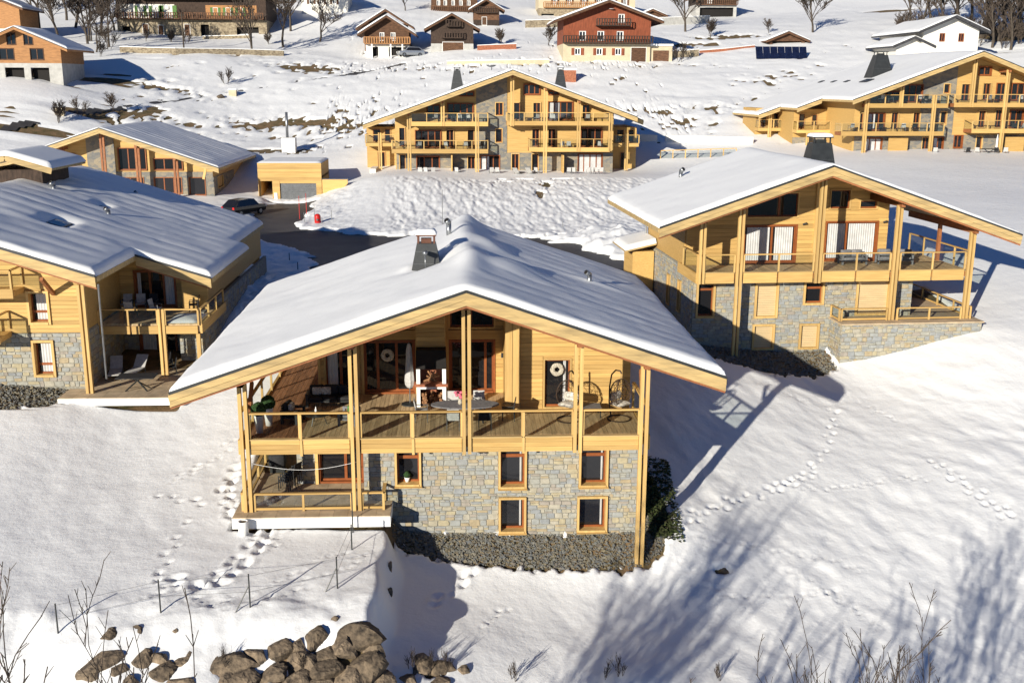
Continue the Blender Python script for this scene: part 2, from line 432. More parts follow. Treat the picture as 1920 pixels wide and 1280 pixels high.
# ------------------------------------------------------------------ terrain
common = [(-10.8,40.5,.6),(-19,60,.9),(-14,63.5,1.0),(-8,56,.9),(6,50.6,.9),(10,46,.9),(11.3,38,.9),(-20,70,1.2),(-18,78.7,1.35),(-15,30,.4),
  (-12,25,.3),(0,24,.5),(8,26,.6),(11,30,.75),(-24,66,1.3),(-24,77,1.8),(-10,79.5,3.7),(2,81.5,3.75),(14,81.5,3.8),(20,80,3.8),(-10,86,3.8),(20,90,3.9),(29,84,4.4),
  (-8,61,1.3),(6,58,1.3),(14,53,1.4),(4,70,2.7),(14,68,2.7),(-7,71,2.8),
  (-12,107,7.5),(6,110,8.6),(22,107,8.4),(45,82,6.05),(62,81,6.05),(80,85,6.3),(38,95,6.4),(42,112,10.5),(70,114,11.5),(40,50,3.8),(60,55,4.6),(48,70,5.3),
  (34,40,2.6),(26,60,2.6),(22,47,1.6),(18,41,1.0),(13.2,34,.6),(30,75,4.2),(-28,77,2.2),(-38,74,2.3),(-55,74,2.6),(-28,100,5.5),(-45,103,7.5),(-70,100,10.0),(-70,70,3),(-60,40,0.5),
  (90,60,7),(120,90,12),(100,20,1.5),(-90,20,-2),(-17,90,3.6),(-24,95,5.0)]
for px, py, Y in [(300,215,112),(100,215,104),(560,262,108),(420,190,122),(620,195,122),(660,150,134),(1250,172,122),(1350,225,108),(1330,150,128),(1260,124,138),(1500,140,130),
   (60,20,190),(640,25,180),(760,70,165),(970,90,152),(1450,40,180),(1600,50,165),(1900,70,150),(1300,70,160),(200,60,165),(1137,119,139),(727,111,149),(850,99,149),(60,157,113),(360,72,164),(360,108,139),(150,150,122),(910,52,174),(1100,38,184),(1340,36,199)]:
    p = atY(px, py, Y); common.append(tuple(p))
common += [(-150,260,60),(0,260,46),(150,260,52),(-150,420,130),(0,420,115),(200,420,120),(-200,150,28),(220,150,26)]
upper = [(-3.2,0,-3.05),(-9.3,0,-3.0),(-6,-1,-3.1),(-2.9,-6.5,-3.4),(-12,-7,-3.6),(-16.7,7.7,-2.3),(-14.6,11.0,-1.75),(-13,14.5,-1.1),(-23,10.5,-.95),(-19,9.8,-1.55),(-28,4,-2.2),(-25,-4,-3.6),(-9.5,8,-1.7),(-10.2,14,-.6),(-10.5,20,.05),(-30,14,-.3),(-20,-40,-9)]
lower = [(7,.9,-4.05),(2,.9,-4.0),(-3.1,.9,-3.75),(7.04,-.3,-5.18),(3,-.6,-4.9),(-2.6,-.6,-4.5),(21.9,18.6,-2.0),(15.9,19.6,-1.3),(13.2,24,-.5),(13.2,29,.2),(22.4,17.2,-2.35),(26,6.3,-4.1),(34,8,-3.4),(30,0,-5.4),(42,22,.9),
   (30.7,19.6,-.05),(33.8,21.5,.45),(21,-4,-7.0),(12,3,-4.6),(9,5,-3.4),(10,11,-1.7),(9.8,18,-.4),(6.6,-6,-6.3),(0,-5.5,-5.5),(0,-12,-7.6),(12,-12,-8.1),(30,-12,-8.6),(-15,-10.5,-5.3),(-6,-9.6,-5.0),(-25,-11,-6.5),(0,-45,-17),(50,-40,-15),(-60,-40,-14),(14,10,-3.0),(40,5,-3.4)]
class TPS:
    def __init__(s, pts):
        P = np.array(pts, float); s.p = P[:, :2]/50.0; n = len(P)
        d = np.linalg.norm(s.p[:, None]-s.p[None], axis=-1)
        K = np.where(d > 0, d*d*np.log(d+1e-12), 0) + np.eye(n)*2e-5
        A = np.zeros((n+3, n+3)); A[:n, :n] = K; A[:n, n] = 1; A[:n, n+1:] = s.p; A[n, :n] = 1; A[n+1:, :n] = s.p.T
        s.w = np.linalg.solve(A, np.concatenate([P[:, 2], np.zeros(3)]))
    def __call__(s, x, y):
        x = np.asarray(x, float)/50; y = np.asarray(y, float)/50
        o = s.w[-3]+s.w[-2]*x+s.w[-1]*y
        for (a, b), k in zip(s.p, s.w):
            d2 = (x-a)**2+(y-b)**2
            o = o + k*.5*d2*np.log(d2+1e-12)
        return o
TU, TL = TPS(common+upper), TPS(common+lower)
def base(x, y):
    x = np.asarray(x, float); y = np.asarray(y, float)
    wob = .25*vnoise(y*.6, x*.6, 5)
    wx = .35 + np.clip((y-2)*.15, 0, 6)
    ax = sstep(-wx, wx, -(x+2.95+wob*np.clip(1-y, 0, 1)))
    fy = -6.9 + .25*vnoise(x*.35, y*0, 9) + np.clip((-6-x)*.03, -.3, .6)
    ay = sstep(-2.5, .5, y-fy)
    k = ax*ay
    return TU(x, y)*k + TL(x, y)*(1-k)
def gz(x, y): return float(base(np.array([x]), np.array([y]))[0])
def ground_px(px, py):
    """where the line of sight through a picture point meets the terrain"""
    d = ray(px, py); t = np.linspace(20, 330, 1500); P = CC[None]+d[None]*t[:, None]
    g = P[:, 2]-base(P[:, 0], P[:, 1]); i = int(np.argmax(g < 0))
    if i == 0: i = 1
    a = g[i-1]/(g[i-1]-g[i]); q = P[i-1]*(1-a)+P[i]*a
    return (float(q[0]), float(q[1]), float(q[2]))
def poly_px(pts): return [ground_px(*p)[:2] for p in pts]
def sdist(poly, x, y):
    """signed distance to polygon, positive inside"""
    x = np.asarray(x, float); y = np.asarray(y, float); d = np.full(x.shape, 1e9); ins = np.zeros(x.shape, bool)
    n = len(poly)
    for i in range(n):
        ax, ay = poly[i]; bx, by = poly[(i+1) % n]
        ex, ey = bx-ax, by-ay; t = np.clip(((x-ax)*ex+(y-ay)*ey)/(ex*ex+ey*ey+1e-9), 0, 1)
        d = np.minimum(d, np.hypot(x-ax-t*ex, y-ay-t*ey))
        c = ((ay > y) != (by > y))
        with np.errstate(divide='ignore', invalid='ignore'):
            ins ^= c & (x < (bx-ax)*(y-ay)/(by-ay+1e-12)+ax)
    return np.where(ins, d, -d)
ROADS = [poly_px([(470,446),(500,433),(545,431),(700,441),(830,445),(960,448),(1075,455),(1110,470),(1140,478),(1170,500),(1182,520)]) + [(11.5,30),(7,24),(-8,24),(-11.2,33)] + poly_px([(592,520),(575,480),(540,465),(500,458)]),
         poly_px([(505,379),(592,378),(586,396),(553,424),(545,434),(480,436),(466,420),(478,404)]),
         poly_px([(0,243),(120,213),(280,193),(420,173.5),(560,153.5),(700,131.5),(780,113),(780,115.5),(703,135),(563,156.5),(420,176.5),(280,196),(120,216),(0,246)])]
GRAVEL = [[(-3.05,1.0),(-3.0,.35),(-2.0,-.1),(-.5,-.45),(2,-.55),(5,-.4),(6.9,-.15),(7.9,.3),(8.8,2.0),(8.3,4),(7.0,12),(7.0,1.0)],
          [(13.0,34),(11.9,27),(12.6,22),(14.2,18.7),(17.5,17.6),(20.5,17.9),(21.9,19),(21.5,22),(14,22)],
          [(-30,9.2),(-22,10.0),(-19.9,10.9),(-19.4,12.8),(-30,12.8)],
          [(-13.0,14.2),(-11.6,15.0),(-11.0,24),(-12.6,27),(-13.6,26),(-13.6,15)]]
BARE = [(x, y, rx, ry) for (x, y), rx, ry in
        [(ground_px(a, b)[:2], c, d_) for a, b, c, d_ in
         [(160,148,3,2.2),(210,156,4,1.6),(265,160,3.2,1.1),(330,170,2.4,.9),(590,130,4.5,1.6),(240,214,3.4,1.2),(200,224,4.5,1.1),(278,207,1.6,1.6),(475,237,3.2,1.2),(540,233,4,1.5),(600,231,4,1.5),(640,238,2.5,1.1),
          (500,284,2.4,1.4),(545,284,3,1.6),(950,343,1.3,.35),(975,338,1.5,.4),(1022,348,.5,2.4),(1012,365,.5,1.3),(1050,338,1.6,.3),(1010,447,3.0,.5),(985,450,1.6,.3),(1358,1073,.3,.16),(450,1258,.5,.4),(560,1250,.7,.35),(640,1240,.6,.35),(690,1250,.4,.4),(520,1275,.9,.3),(640,1275,.7,.3),(810,1268,.5,.2),(1680,20,6,2),(1850,70,9,4),(1380,70,5,1.5),(1290,85,5,1.2),(540,5,5,2),(20,240,5,1)]]]
XS = np.concatenate([-np.geomspace(400, 48, 34), np.arange(-47, -19.5, .45), np.arange(-19.4, 31.6, .115), np.arange(31.8, 85, .55), np.geomspace(86, 420, 30)])
YS = np.concatenate([np.arange(-50, -11.5, 1.4), np.arange(-11.3, 15, .115), np.arange(15.15, 32, .22), np.arange(32.3, 92, .36), np.arange(92.5, 150, .62), np.arange(150.8, 200, 1.0), np.geomspace(202, 460, 24)])
GX, GY = np.meshgrid(XS, YS)
GB = base(GX, GY)
road_sd = np.maximum.reduce([sdist(p, GX, GY) for p in ROADS[:2]]); lane_sd = sdist(ROADS[2], GX, GY)
grav_sd = np.maximum.reduce([sdist(p, GX, GY) for p in GRAVEL])
en = fbm(GX*.5, GY*.5, 3, 4)
near = sstep(70, 20, GY)
T = .17 + .03*fbm(GX*.25, GY*.25, 11, 3)
T += .10*fbm(GX*.9, GY*.9, 15, 4)*sstep(-4.5, -6.5, GY)*sstep(-1, -3, GX)
# soft wind-shaped dimples; clods on the bank and on the ploughed verges
dim = fbm(GX*1.15+.4*GY, GY*.8, 21, 3, .45)
right = sstep(-1, 9, GX)*sstep(26, 14, GY)
T += dim*(.016+.042*right*(.45+.55*sstep(-.5, .6, fbm(GX*.12, GY*.12, 25, 2))))*sstep(45, 20, GY)
T += .02*fbm(GX*.6, GY*.35, 31, 2)*sstep(-2, -8, GX)*sstep(20, 5, GY)
bank = sstep(55, 58, GY+.35*np.clip(GX-2, 0, 9)) * sstep(80.5, 78, GY)*sstep(-9, -6, GX)*sstep(27, 20, GX)
cl = fbm(GX*1.1+.2*np.sin(GY), GY*.55, 41, 3, .6)
T += bank*(.07*np.abs(cl)-.06 + .075*fbm(GX*2.6+.3*GY, GY*.7, 47, 3, .6))
verge = np.clip(sstep(-9, -1, road_sd)*sstep(.6, -.8, road_sd), 0, 1)*sstep(20, 26, GY)*sstep(90, 80, GY)
T += verge*(.14*np.abs(fbm(GX*.7, GY*.7, 51, 4, .6))+.05)
heap = .6*np.exp(-(((GX+14.5)/2.0)**2+((GY-29)/5)**2))+np.exp(-(((GX-13)/3)**2+((GY-49)/6)**2))
T += heap*(.75+.35*fbm(GX*.8, GY*.8, 61, 3))
T += sstep(90, 110, GY)*(.11*fbm(GX*.16, GY*.3, 71, 4, .5)+.03*fbm(GX*.9, GY*.9, 73, 2))
# bare ground
T -= .9*sstep(-.35, .45, road_sd+.7*en-.35*sstep(.4, 1.0, fbm(GX*.35, GY*.9, 91, 3))*2)
T -= .5*sstep(.0, .35, lane_sd+.3*en-.12)
for (a_, b_, c_, d_) in ((-8.9,7.0,1.15,18.6),(-9.3,-3.05,-.55,12),(-19.9,-14.35,11.2,18.8),(-30,-14.4,13.0,37),(14.0,26.2,21.6,33.5),(22.3,30.6,20.1,28)):
    T -= 1.6*sstep(-.1, .12, np.minimum.reduce([GX-a_, b_-GX, GY-c_, d_-GY]))
T -= .9*sstep(-.25, .3, grav_sd+.22*fbm(GX*3.2, GY*3.2, 5, 3, .7))
for (bx_, by_, rx, ry) in BARE:
    dd = np.sqrt(((GX-bx_)/rx)**2+((GY-by_)/ry)**2)
    T -= .5*sstep(1.2, .7, dd+.75*fbm(GX*1.1, GY*1.1, 77, 4, .7))
# scattered clods and stones showing through on the upper meadow
T -= .5*sstep(1.05, 1.2, fbm(GX*.55, GY*.45, 83, 4, .65)*.9)*sstep(92, 100, GY)*sstep(175, 150, GY)
CLZ = [(*ground_px(a_, b_)[:2], c_, d_) for a_, b_, c_, d_ in ((60,238,14,5),(250,232,10,4),(330,235,10,4),(560,236,14,4),(690,218,9,6),(640,245,9,4),(1290,212,12,4),(1200,225,8,6),(960,118,14,3),(1170,125,16,3),(300,165,16,5),(620,130,14,4),(1380,205,8,4),(1480,150,12,4))]
cz = sum(np.exp(-((GX-a_)/c_)**2-((GY-b_)/d_)**2) for a_, b_, c_, d_ in CLZ)
cn = fbm(GX*1.05, GY*.8, 87, 3, .7)
T -= .45*sstep(.72, .95, cn*.8+.32*np.clip(cz, 0, 1.2))*np.clip(cz*1.5, 0, 1)
T += .05*np.clip(cz, 0, 1)*np.abs(cn)
# tracks: foot- and paw-prints pressed into the snow
def track(pts, step=.42, width=.13, rad=.15, depth=.10, jit=.05, seed=1):
    r = random.Random(seed); W = [Vector(ground_px(*p)[:2]) for p in pts]; k = 0
    for a, b in zip(W, W[1:]):
        L = (b-a).length; n = max(1, int(L/step)); d = (b-a)/max(L, 1e-6); nn = Vector((-d.y, d.x))
        for i in range(n):
            c = a.lerp(b, i/n)+nn*width*(1 if k % 2 else -1)+Vector((r.uniform(-jit, jit)*1.6, r.uniform(-jit, jit)*1.6)); k += 1
            if r.random() < .1: continue
            rd = rad*r.uniform(.75, 1.1)
            i0, i1 = np.searchsorted(XS, (c.x-1, c.x+1)); j0, j1 = np.searchsorted(YS, (c.y-1, c.y+1))
            gx, gy = GX[j0:j1, i0:i1]-c.x, GY[j0:j1, i0:i1]-c.y
            u = gx*d.x+gy*d.y; v = gx*nn.x+gy*nn.y
            q = (u/(rd*1.45))**2+(v/rd)**2
            dp_ = depth*r.uniform(.6, 1.15); T[j0:j1, i0:i1] += -dp_*np.exp(-q*q*.8)+.035*depth/.1*np.exp(-((np.sqrt(q)-1.7)/.45)**2)*r.uniform(.5, 1.2)
boot = dict(step=.5, width=.15, rad=.115, depth=.09)
paw = dict(step=.28, width=.07, rad=.09, depth=.055)
for i, (pts, kw) in enumerate([
    ([(1235,1015),(1300,968),(1380,940),(1440,925),(1500,905),(1540,878)], boot), ([(1250,1020),(1330,965),(1420,935),(1520,890),(1545,850),(1560,800),(1575,770)], boot),
    ([(1480,920),(1560,922),(1640,912),(1700,900),(1750,908)], paw), ([(1750,870),(1800,905),(1860,945),(1920,985)], boot), ([(1760,880),(1830,940),(1900,985)], boot),
    ([(1420,725),(1510,758),(1560,775)], paw), ([(1560,735),(1640,770),(1690,800)], paw), ([(1430,730),(1470,712),(1490,705)], paw),
    ([(1300,1010),(1400,1030),(1500,1045),(1570,1060),(1640,1090)], paw), ([(1310,1010),(1322,1050)], paw), ([(1260,1050),(1330,1100),(1370,1125),(1480,1122),(1560,1115),(1620,1165)], paw), ([(1480,1075),(1540,1110),(1640,1180)], paw),
    ([(440,958),(470,990),(500,1012),(485,1035),(450,1070),(420,1100),(380,1108),(330,1100),(290,1110)], dict(step=.33, width=.22, rad=.17, depth=.14, jit=.16)),
    ([(445,965),(480,1000),(505,1020),(480,1050),(440,1085),(400,1108),(350,1112),(300,1112)], dict(step=.3, width=.3, rad=.11, depth=.09, jit=.2)), ([(300,1120),(360,1128),(440,1132),(520,1128),(600,1100)], dict(step=.34, width=.14, rad=.09, depth=.06, jit=.12)), ([(500,1012),(540,1000),(600,985),(690,985)], boot), ([(520,1015),(560,995),(640,985)], paw), ([(355,985),(325,1030),(300,1080),(288,1110)], dict(step=.5, width=.1, rad=.12, depth=.09)),
    ([(330,905),(370,880),(410,860),(445,820)], dict(step=.4, width=.12, rad=.1, depth=.08, jit=.1)), ([(300,935),(345,942),(385,950),(440,960)], boot), ([(320,910),(360,895),(400,870),(440,845)], paw), ([(440,960),(425,935),(440,900),(450,860)], dict(step=.3, width=.2, rad=.16, depth=.12, jit=.14)),
    ([(380,1115),(350,1135),(430,1150),(520,1140)], paw), ([(480,1115),(540,1090),(600,1055),(660,1040)], paw), ([(560,1100),(640,1080),(690,1040)], paw), ([(270,1130),(330,1140),(430,1135)], paw),
    ([(890,1065),(860,1100),(825,1130),(800,1150),(775,1170)], dict(step=.34, width=.13, rad=.14, depth=.11)), ([(900,1190),(930,1160),(960,1140)], paw)]):
    track(pts, seed=i, **kw)
# sun-hollowed rim of the terrace edge
tag(obj('snow', grid_mesh('snow', XS, YS, GB+T, 'snow'), None), kind='structure')
e2 = (slice(None, None, 2), slice(None, None, 2))
tag(obj('ground', grid_mesh('ground', XS[::2], YS[::2], GB[e2]-.03, 'earth'), None), kind='structure')
def drape(name, poly, mt, st, dz, grow=1.0):
    xs = np.arange(min(p[0] for p in poly)-grow, max(p[0] for p in poly)+grow, st); ys = np.arange(min(p[1] for p in poly)-grow, max(p[1] for p in poly)+grow, st)
    X, Y = np.meshgrid(xs, ys); Z = base(X, Y)+dz
    k = (sdist(poly, X, Y) > -grow)[:-1, :-1]
    return tag(obj(name, grid_mesh(name, xs, ys, Z, mt, k), None), kind='structure')
drape('road', ROADS[0], 'asphalt', .7, .03); drape('driveway', ROADS[1], 'asphalt', .7, .055); drape('lane', ROADS[2], 'asphalt', .6, .03, .6)
# gravel: thousands of loose stones round the house foundations
def gravel(poly, n, smin, smax, seed, name):
    r = np.random.RandomState(seed); mb = MB(); R_ = random.Random(seed)
    x0, x1 = min(p[0] for p in poly), max(p[0] for p in poly); y0, y1 = min(p[1] for p in poly), max(p[1] for p in poly)
    x = r.uniform(x0, x1, n*6); y = r.uniform(y0, y1, n*6); ok = sdist(poly, x, y) > -.12+.15*r.rand(n*6)
    x, y = x[ok][:n], y[ok][:n]; z = base(x, y)
    for a, b, c in zip(x, y, z):
        s = R_.uniform(smin, smax)*(1.7 if R_.random() < .06 else 1); q = [s*R_.uniform(.6, 1.3) for _ in range(6)]; t = R_.random()*6.28; ct, sn = math.cos(t), math.sin(t)
        k = R_.uniform(-.4, .4)*s
        loc = [(q[0], k, 0), (k, q[1], .1*s), (-q[2], -k, 0), (-k, -q[3], .1*s), (k*.5, k, q[4]*.8), (q[0]*.6, q[1]*.6, q[4]*.55), (-q[2]*.55, -q[3]*.6, q[5]*.6)]
        mb.add([(a+u*ct-v*sn, b+u*sn+v*ct, c+w_+.01) for u, v, w_ in loc], [(0,5,4),(5,1,4),(1,2,4),(2,6,4),(6,3,4),(3,0,4),(0,1,5),(2,3,6)])
    return tag(mb.build(name, 'gravel'), kind='stuff')
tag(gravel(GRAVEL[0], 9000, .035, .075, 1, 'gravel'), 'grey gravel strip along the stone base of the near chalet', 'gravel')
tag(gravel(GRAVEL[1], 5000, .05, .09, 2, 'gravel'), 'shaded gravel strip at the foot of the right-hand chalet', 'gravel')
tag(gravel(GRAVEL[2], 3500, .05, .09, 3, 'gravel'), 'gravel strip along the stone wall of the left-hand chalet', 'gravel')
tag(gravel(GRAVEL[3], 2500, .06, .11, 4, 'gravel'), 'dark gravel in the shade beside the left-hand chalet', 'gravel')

# ------------------------------------------------------------------ roofs, chimneys, posts
def gable_roof(house, slabs, srects, rx, rz, s, T=.34, rakes=(), step=.3, stripes=0, bump=None, th=.14, rh=.50, rake_mt='wood_rake', soffit='wood_y', snow=True, edge='metal_dark', seed=1, eave_mt='wood_rake', detail=True):
    zf = lambda x: rz - s*abs(x-rx)
    mb = MB()
    for x0, x1, y0, y1 in slabs:
        for a, b in ((x0, min(x1, rx)), (max(x0, rx), x1)):
            if b-a > .01:
                mb.hexa([(a,y0,zf(a)-th),(b,y0,zf(b)-th),(b,y1,zf(b)-th),(a,y1,zf(a)-th),(a,y0,zf(a)),(b,y0,zf(b)),(b,y1,zf(b)),(a,y1,zf(a))])
    ro = mb.build('roof', soffit, house)
    for a, b, y in rakes:
        for u, v in ((a, min(b, rx)), (max(a, rx), b)):
            if v-u < .01: continue
            k = 1 if detail else 0
            P = lambda z0, z1, y0, y1, mt, n: MB().prism([(u,y0,zf(u)+z0),(v,y0,zf(v)+z0),(v,y0,zf(v)+z1),(u,y0,zf(u)+z1)], (0,y1-y0,0)).build(n, mt, ro)
            P(-rh*.52, .0, y-.10, y-.004, rake_mt, 'rake_board'); P(-rh, -rh*.52-.01*k, y-.06, y-.004, rake_mt, 'rake_board')
            if detail: P(-rh-.10, -rh-.004, y+.02, y+.10, 'wood_red', 'rake_batten')
            P(.003, .10, y-.13, y+.0, edge, 'drip_edge')
    for x0, x1, y0, y1 in slabs:
        for x, sg in ((x0, -1), (x1, 1)):
            if abs(x-rx) > .5:
                MB().box(min(x, x+sg*.05), max(x, x+sg*.05), y0+.01, y1-.01, zf(x)-.24, zf(x)+.02).build('eave_board', eave_mt, ro)
    if snow:
        g = .03; S = [(a-g, b+g, c+.03, d+g) for a, b, c, d in srects]
        fine = (0, .03, .09, .18, .3)
        def lines(lo, hi, es, st):
            L = list(np.arange(lo, hi, st))+[hi]
            for e in es: L += [e+k for k in fine]+[e-k for k in fine]
            L = sorted(v for v in L if lo-1e-6 <= v <= hi+1e-6); o = [L[0]]
            for v in L[1:]:
                if v-o[-1] > .012: o.append(v)
            return np.array(o)
        xs = lines(min(q[0] for q in S), max(q[1] for q in S), [v for q in S for v in q[:2]], step)
        ys = lines(min(q[2] for q in S), max(q[3] for q in S), [v for q in S for v in q[2:]], step)
        X, Y = np.meshgrid(xs, ys)
        d = np.maximum.reduce([np.minimum.reduce([X-a, b-X, Y-c, e-Y]) for a, b, c, e in S])
        d = d - np.clip(.05*fbm(X*1.3, Y*1.3, seed+9, 3, .6), 0, .1)*sstep(.5, .1, d); rr = np.clip(T*(1.15+.25*vnoise(X*.6, Y*.6, seed+3)), .12, .6); pf = np.sqrt(np.clip(1-(1-np.clip(d/rr, 0, 1))**2, 0, 1))
        Z = rz - s*np.sqrt((X-rx)**2+.05) + .02 + T*pf*(1+.16*fbm(X*.22, Y*.22, seed, 3))
        Z += .015*T/.34*fbm(X*1.1, Y*1.1, seed+5, 3)*pf
        if stripes: Z += stripes*(2*np.abs(np.sin(Y*math.pi/1.55+.2*vnoise(X*.3, Y*.3, 2)))**.6-1)*(1+.5*vnoise(X*.2, Y*.5, 8))*pf*sstep(.3, 1.5, X-rx)*sstep(.4, 1.5, d)
        if bump is not None: Z += bump(X, Y)*pf
        xc, yc = (X[:-1,:-1]+X[1:,1:])/2, (Y[:-1,:-1]+Y[1:,1:])/2
        keep = np.maximum.reduce([np.minimum.reduce([xc-a, b-xc, yc-c, e-yc]) for a, b, c, e in S]) > 0
        obj('snow_cover', grid_mesh('snow_cover', xs, ys, Z, 'snow_roof', keep), None, ro)
    return ro
def frustum(mb, cx, cy, z0, z1, w0, d0, w1, d1):
    mb.hexa([(cx-w0,cy-d0,z0),(cx+w0,cy-d0,z0),(cx+w0,cy+d0,z0),(cx-w0,cy+d0,z0),(cx-w1,cy-d1,z1),(cx+w1,cy-d1,z1),(cx+w1,cy+d1,z1),(cx-w1,cy+d1,z1)]); return mb
def chimney(house, cx, cy, z0, z1, w0, w1, cap='metal_dark', snow=.22, legs=True):
    c = frustum(MB(), cx, cy, z0, z1, w0, w0*.8, w1, w1*.85).build('chimney', 'metal_dark', house)
    for i in range(3):
        t = i/3+.12
        zz = z0+(z1-z0)*t; ww = w0+(w1-w0)*t
        MB().box(cx-ww-.004, cx+ww+.004, cy-ww*.82-.008, cy-ww*.82+.01, zz, zz+.015).build('seam', 'metal_grey', c)
    top = MB()
    for sx in (-1, 1):
        for sy in (-1, 1): top.box(cx+sx*w1*.85-.04, cx+sx*w1*.85+.04, cy+sy*w1*.7-.04, cy+sy*w1*.7+.04, z1, z1+.34)
    top.box(cx-w1*.55, cx+w1*.55, cy-w1*.45, cy+w1*.45, z1, z1+.2)
    top.build('chimney_pot', cap, c)
    MB().box(cx-w1*1.08, cx+w1*1.08, cy-w1*.98, cy+w1*.98, z1+.34, z1+.41).build('chimney_cap', cap, c)
    if snow:
        n = 14; xs = np.linspace(-1, 1, n); X, Y = np.meshgrid(xs, xs); e = np.minimum(1-abs(X), 1-abs(Y))
        Z = z1+.41+snow*np.sqrt(np.clip(1-(1-np.clip(e/.45, 0, 1))**2, 0, 1))
        obj('cap_snow', grid_mesh('cap_snow', cx+xs*w1*1.14, cy+xs*w1*1.04, Z, 'snow_roof'), None, c)
    return c
def vent_pipe(house, x, y, z0, lean=(.0, -.25), r=.12, h=.55):
    p = MB().tube((x, y, z0-.2), (x, y, z0+h), r, r, 12); p.tube((x, y, z0+h), (x+lean[0], y+lean[1], z0+h+.16), r*1.15, r*1.15, 12)
    o = p.build('vent_pipe', 'zinc', house, True)
    MB().tube((x+lean[0], y+lean[1], z0+h+.16), (x+lean[0]*1.03, y+lean[1]*1.03, z0+h+.165), r*.85, r*.85, 12).build('vent_opening', 'void', o)
def post_pair(house, x, z0, z1, y=0.0, w=.135, gap=.085, d=.2, block=None, mt='wood_z'):
    for s in (-1, 1):
        c = x+s*(w+gap)/2
        MB().box(c-w/2, c+w/2, y-d/2, y+d/2, z0, z1).build('post', mt, house)
    if block:
        z, h, y1 = block
        MB().box(x-.11, x+.11, y-.42, y1, z-h, z).build('purlin', 'wood_red', house)

# ================================================================== near chalet
H1 = thing('chalet', 'near golden timber chalet with wide snowy roof, upper deck and stone base', 'chalet')
SL = .343; RZ = 6.65
z1f = lambda x: RZ-SL*abs(x)
def bump1(X, Y):
    b = .20*np.exp(-((X-.1)/.8)**2-((Y-14)/5)**2)
    b += .26*np.exp(-((X-.3)/.55)**2)*np.clip(np.sin((Y-2.0)*.42), 0, 1)*sstep(-.5, 1.5, Y)
    rg = np.exp(-(((X-1.9)/1.5)**2+((Y-5.2-.55*X)/1.3)**2)); b += .36*rg
    b += .30*np.exp(-(((X-1.2)/.8)**2+((Y-10.5)/1.6)**2))
    b -= .12*np.exp(-(((X-2.0)/1.2)**2+((Y-8.3)/.8)**2))
    b -= .30*np.exp(-(((X+1.7)/1.15)**2+((Y-7.1)/.85)**2)*1.1)      # melt hollow below the chimney
    b += .16*np.exp(-(((X+2.55)/.35)**2+((Y-7.6)/.6)**2))
    b += .10*np.exp(-(((X-6.3)/1.6)**2+((Y-10.2)/.35)**2))
    return b
gable_roof(H1, [(-11.2, 10.0, -1.0, 19.3)], [(-11.2, 10.0, -1.0, 19.3)], 0, RZ, SL, .36, [(-11.2, 10.0, -1.0)], .2, .016, bump1)
chimney(H1, -1.72, 7.7, 5.6, 7.25, .76, .42, 'vent_brown')
vent_pipe(H1, -.75, 13.0, 6.9, (-.12, -.12), .13, .55); vent_pipe(H1, 6.0, 10.0, 4.95, (-.2, -.18), .11, .38)
ic = MB().tube((-1.75, 7.02, 6.9), (-1.75, 6.55, 6.95), .11, .11, 12).tube((-1.75, 6.6, 6.86), (-1.75, 6.6, 6.1), .03, .008, 6)
ic.build('flue_elbow', 'zinc', H1, True)
for x, zb in ((-8.7, -2.38), (-4.4, -2.38), (0, -.05), (4.4, -.05), (7.04, -5.3)):
    post_pair(H1, x, zb, z1f(x)-.75, block=(z1f(x)-.42, .38, 6.2 if x < 2 else 3.8))
MB().box(-8.81, -8.59, -.42, 14, z1f(8.7)-.80, z1f(8.7)-.425).build('purlin', 'wood_red', H1)
# knee braces
MB().bar((-8.7, .3, .55), (-8.7, 2.0, 2.4), .14, .16).build('brace', 'wood_red', H1)
MB().bar((6.95, .25, 2.4), (7.04, 1.1, 3.0), .12, .14).build('brace', 'wood_red', H1)
# walls of the upper storey: recessed living room and the forward room on the right
def top1(x): return z1f(x)-.16
op_liv = [(-6.35,-4.75,.56,2.95), (-4.6,-2.25,.56,3.05), (-.75,1.35,.56,3.05), (-.75,1.35,3.55,4.95), (-4.5,-2.25,3.55,4.55)]
wl = MB(); wall_boxes(wl, -6.6, 2.0, .45, top1, 6.45, 6.7, op_liv, (0,)); wall_boxes(wl, 2.0, 7.1, .45, top1, 3.95, 4.2, [(3.32,4.55,.56,2.8)])
wall_boxes(wl, 4.2, 6.45, .45, top1(2.1), 2.0, 2.2, [], along='y')
wall_boxes(wl, 6.45, 18.4, -.3, top1(6.5), -6.6, -6.4, [], along='y'); wall_boxes(wl, 4.2, 18.4, -1.5, top1(7.0), 6.9, 7.1, [], along='y')
wall_boxes(wl, -6.6, 7.1, -.3, top1, 18.2, 18.4, [], (0,))
W1 = wl.build('wall', 'wood_x', H1)
def clad(parent, a0, a1, z0, zt, face, opens, mt, bh=.195, th=.035, brk=None):
    n = 0; z = z0
    while True:
        spans = [(a0, a1)]
        for o in opens:
            if o[2] < z+bh-.02 and o[3] > z+.02:
                ns = []
                for s_, e_ in spans:
                    if o[0] > s_: ns.append((s_, min(e_, o[0])))
                    if o[1] < e_: ns.append((max(s_, o[1]), e_))
                    if o[0] <= s_ and o[1] >= e_: pass
                spans = [q for q in ns if q[1]-q[0] > .04]
        any_ = False
        for s_, e_ in spans:
            xs = [x for x in np.arange(s_, e_+.01, .05) if zt(x) > z+bh]
            if len(xs) > 1:
                any_ = True; board('board', mt, parent, xs[0], min(xs[-1], e_), face-th, face-.002, z+.008, z+bh-.006); n += 1
        z += bh
        if not any_ and z > z0+4: break
    return n
clad(W1, -6.6, 1.98, .56, top1, 6.45, op_liv+[(-2.2,-.85,.5,9)], 'wood_x')
clad(W1, 2.35, 7.1, .56, top1, 3.95, [(3.32,4.55,.56,2.8)], 'wood_x')
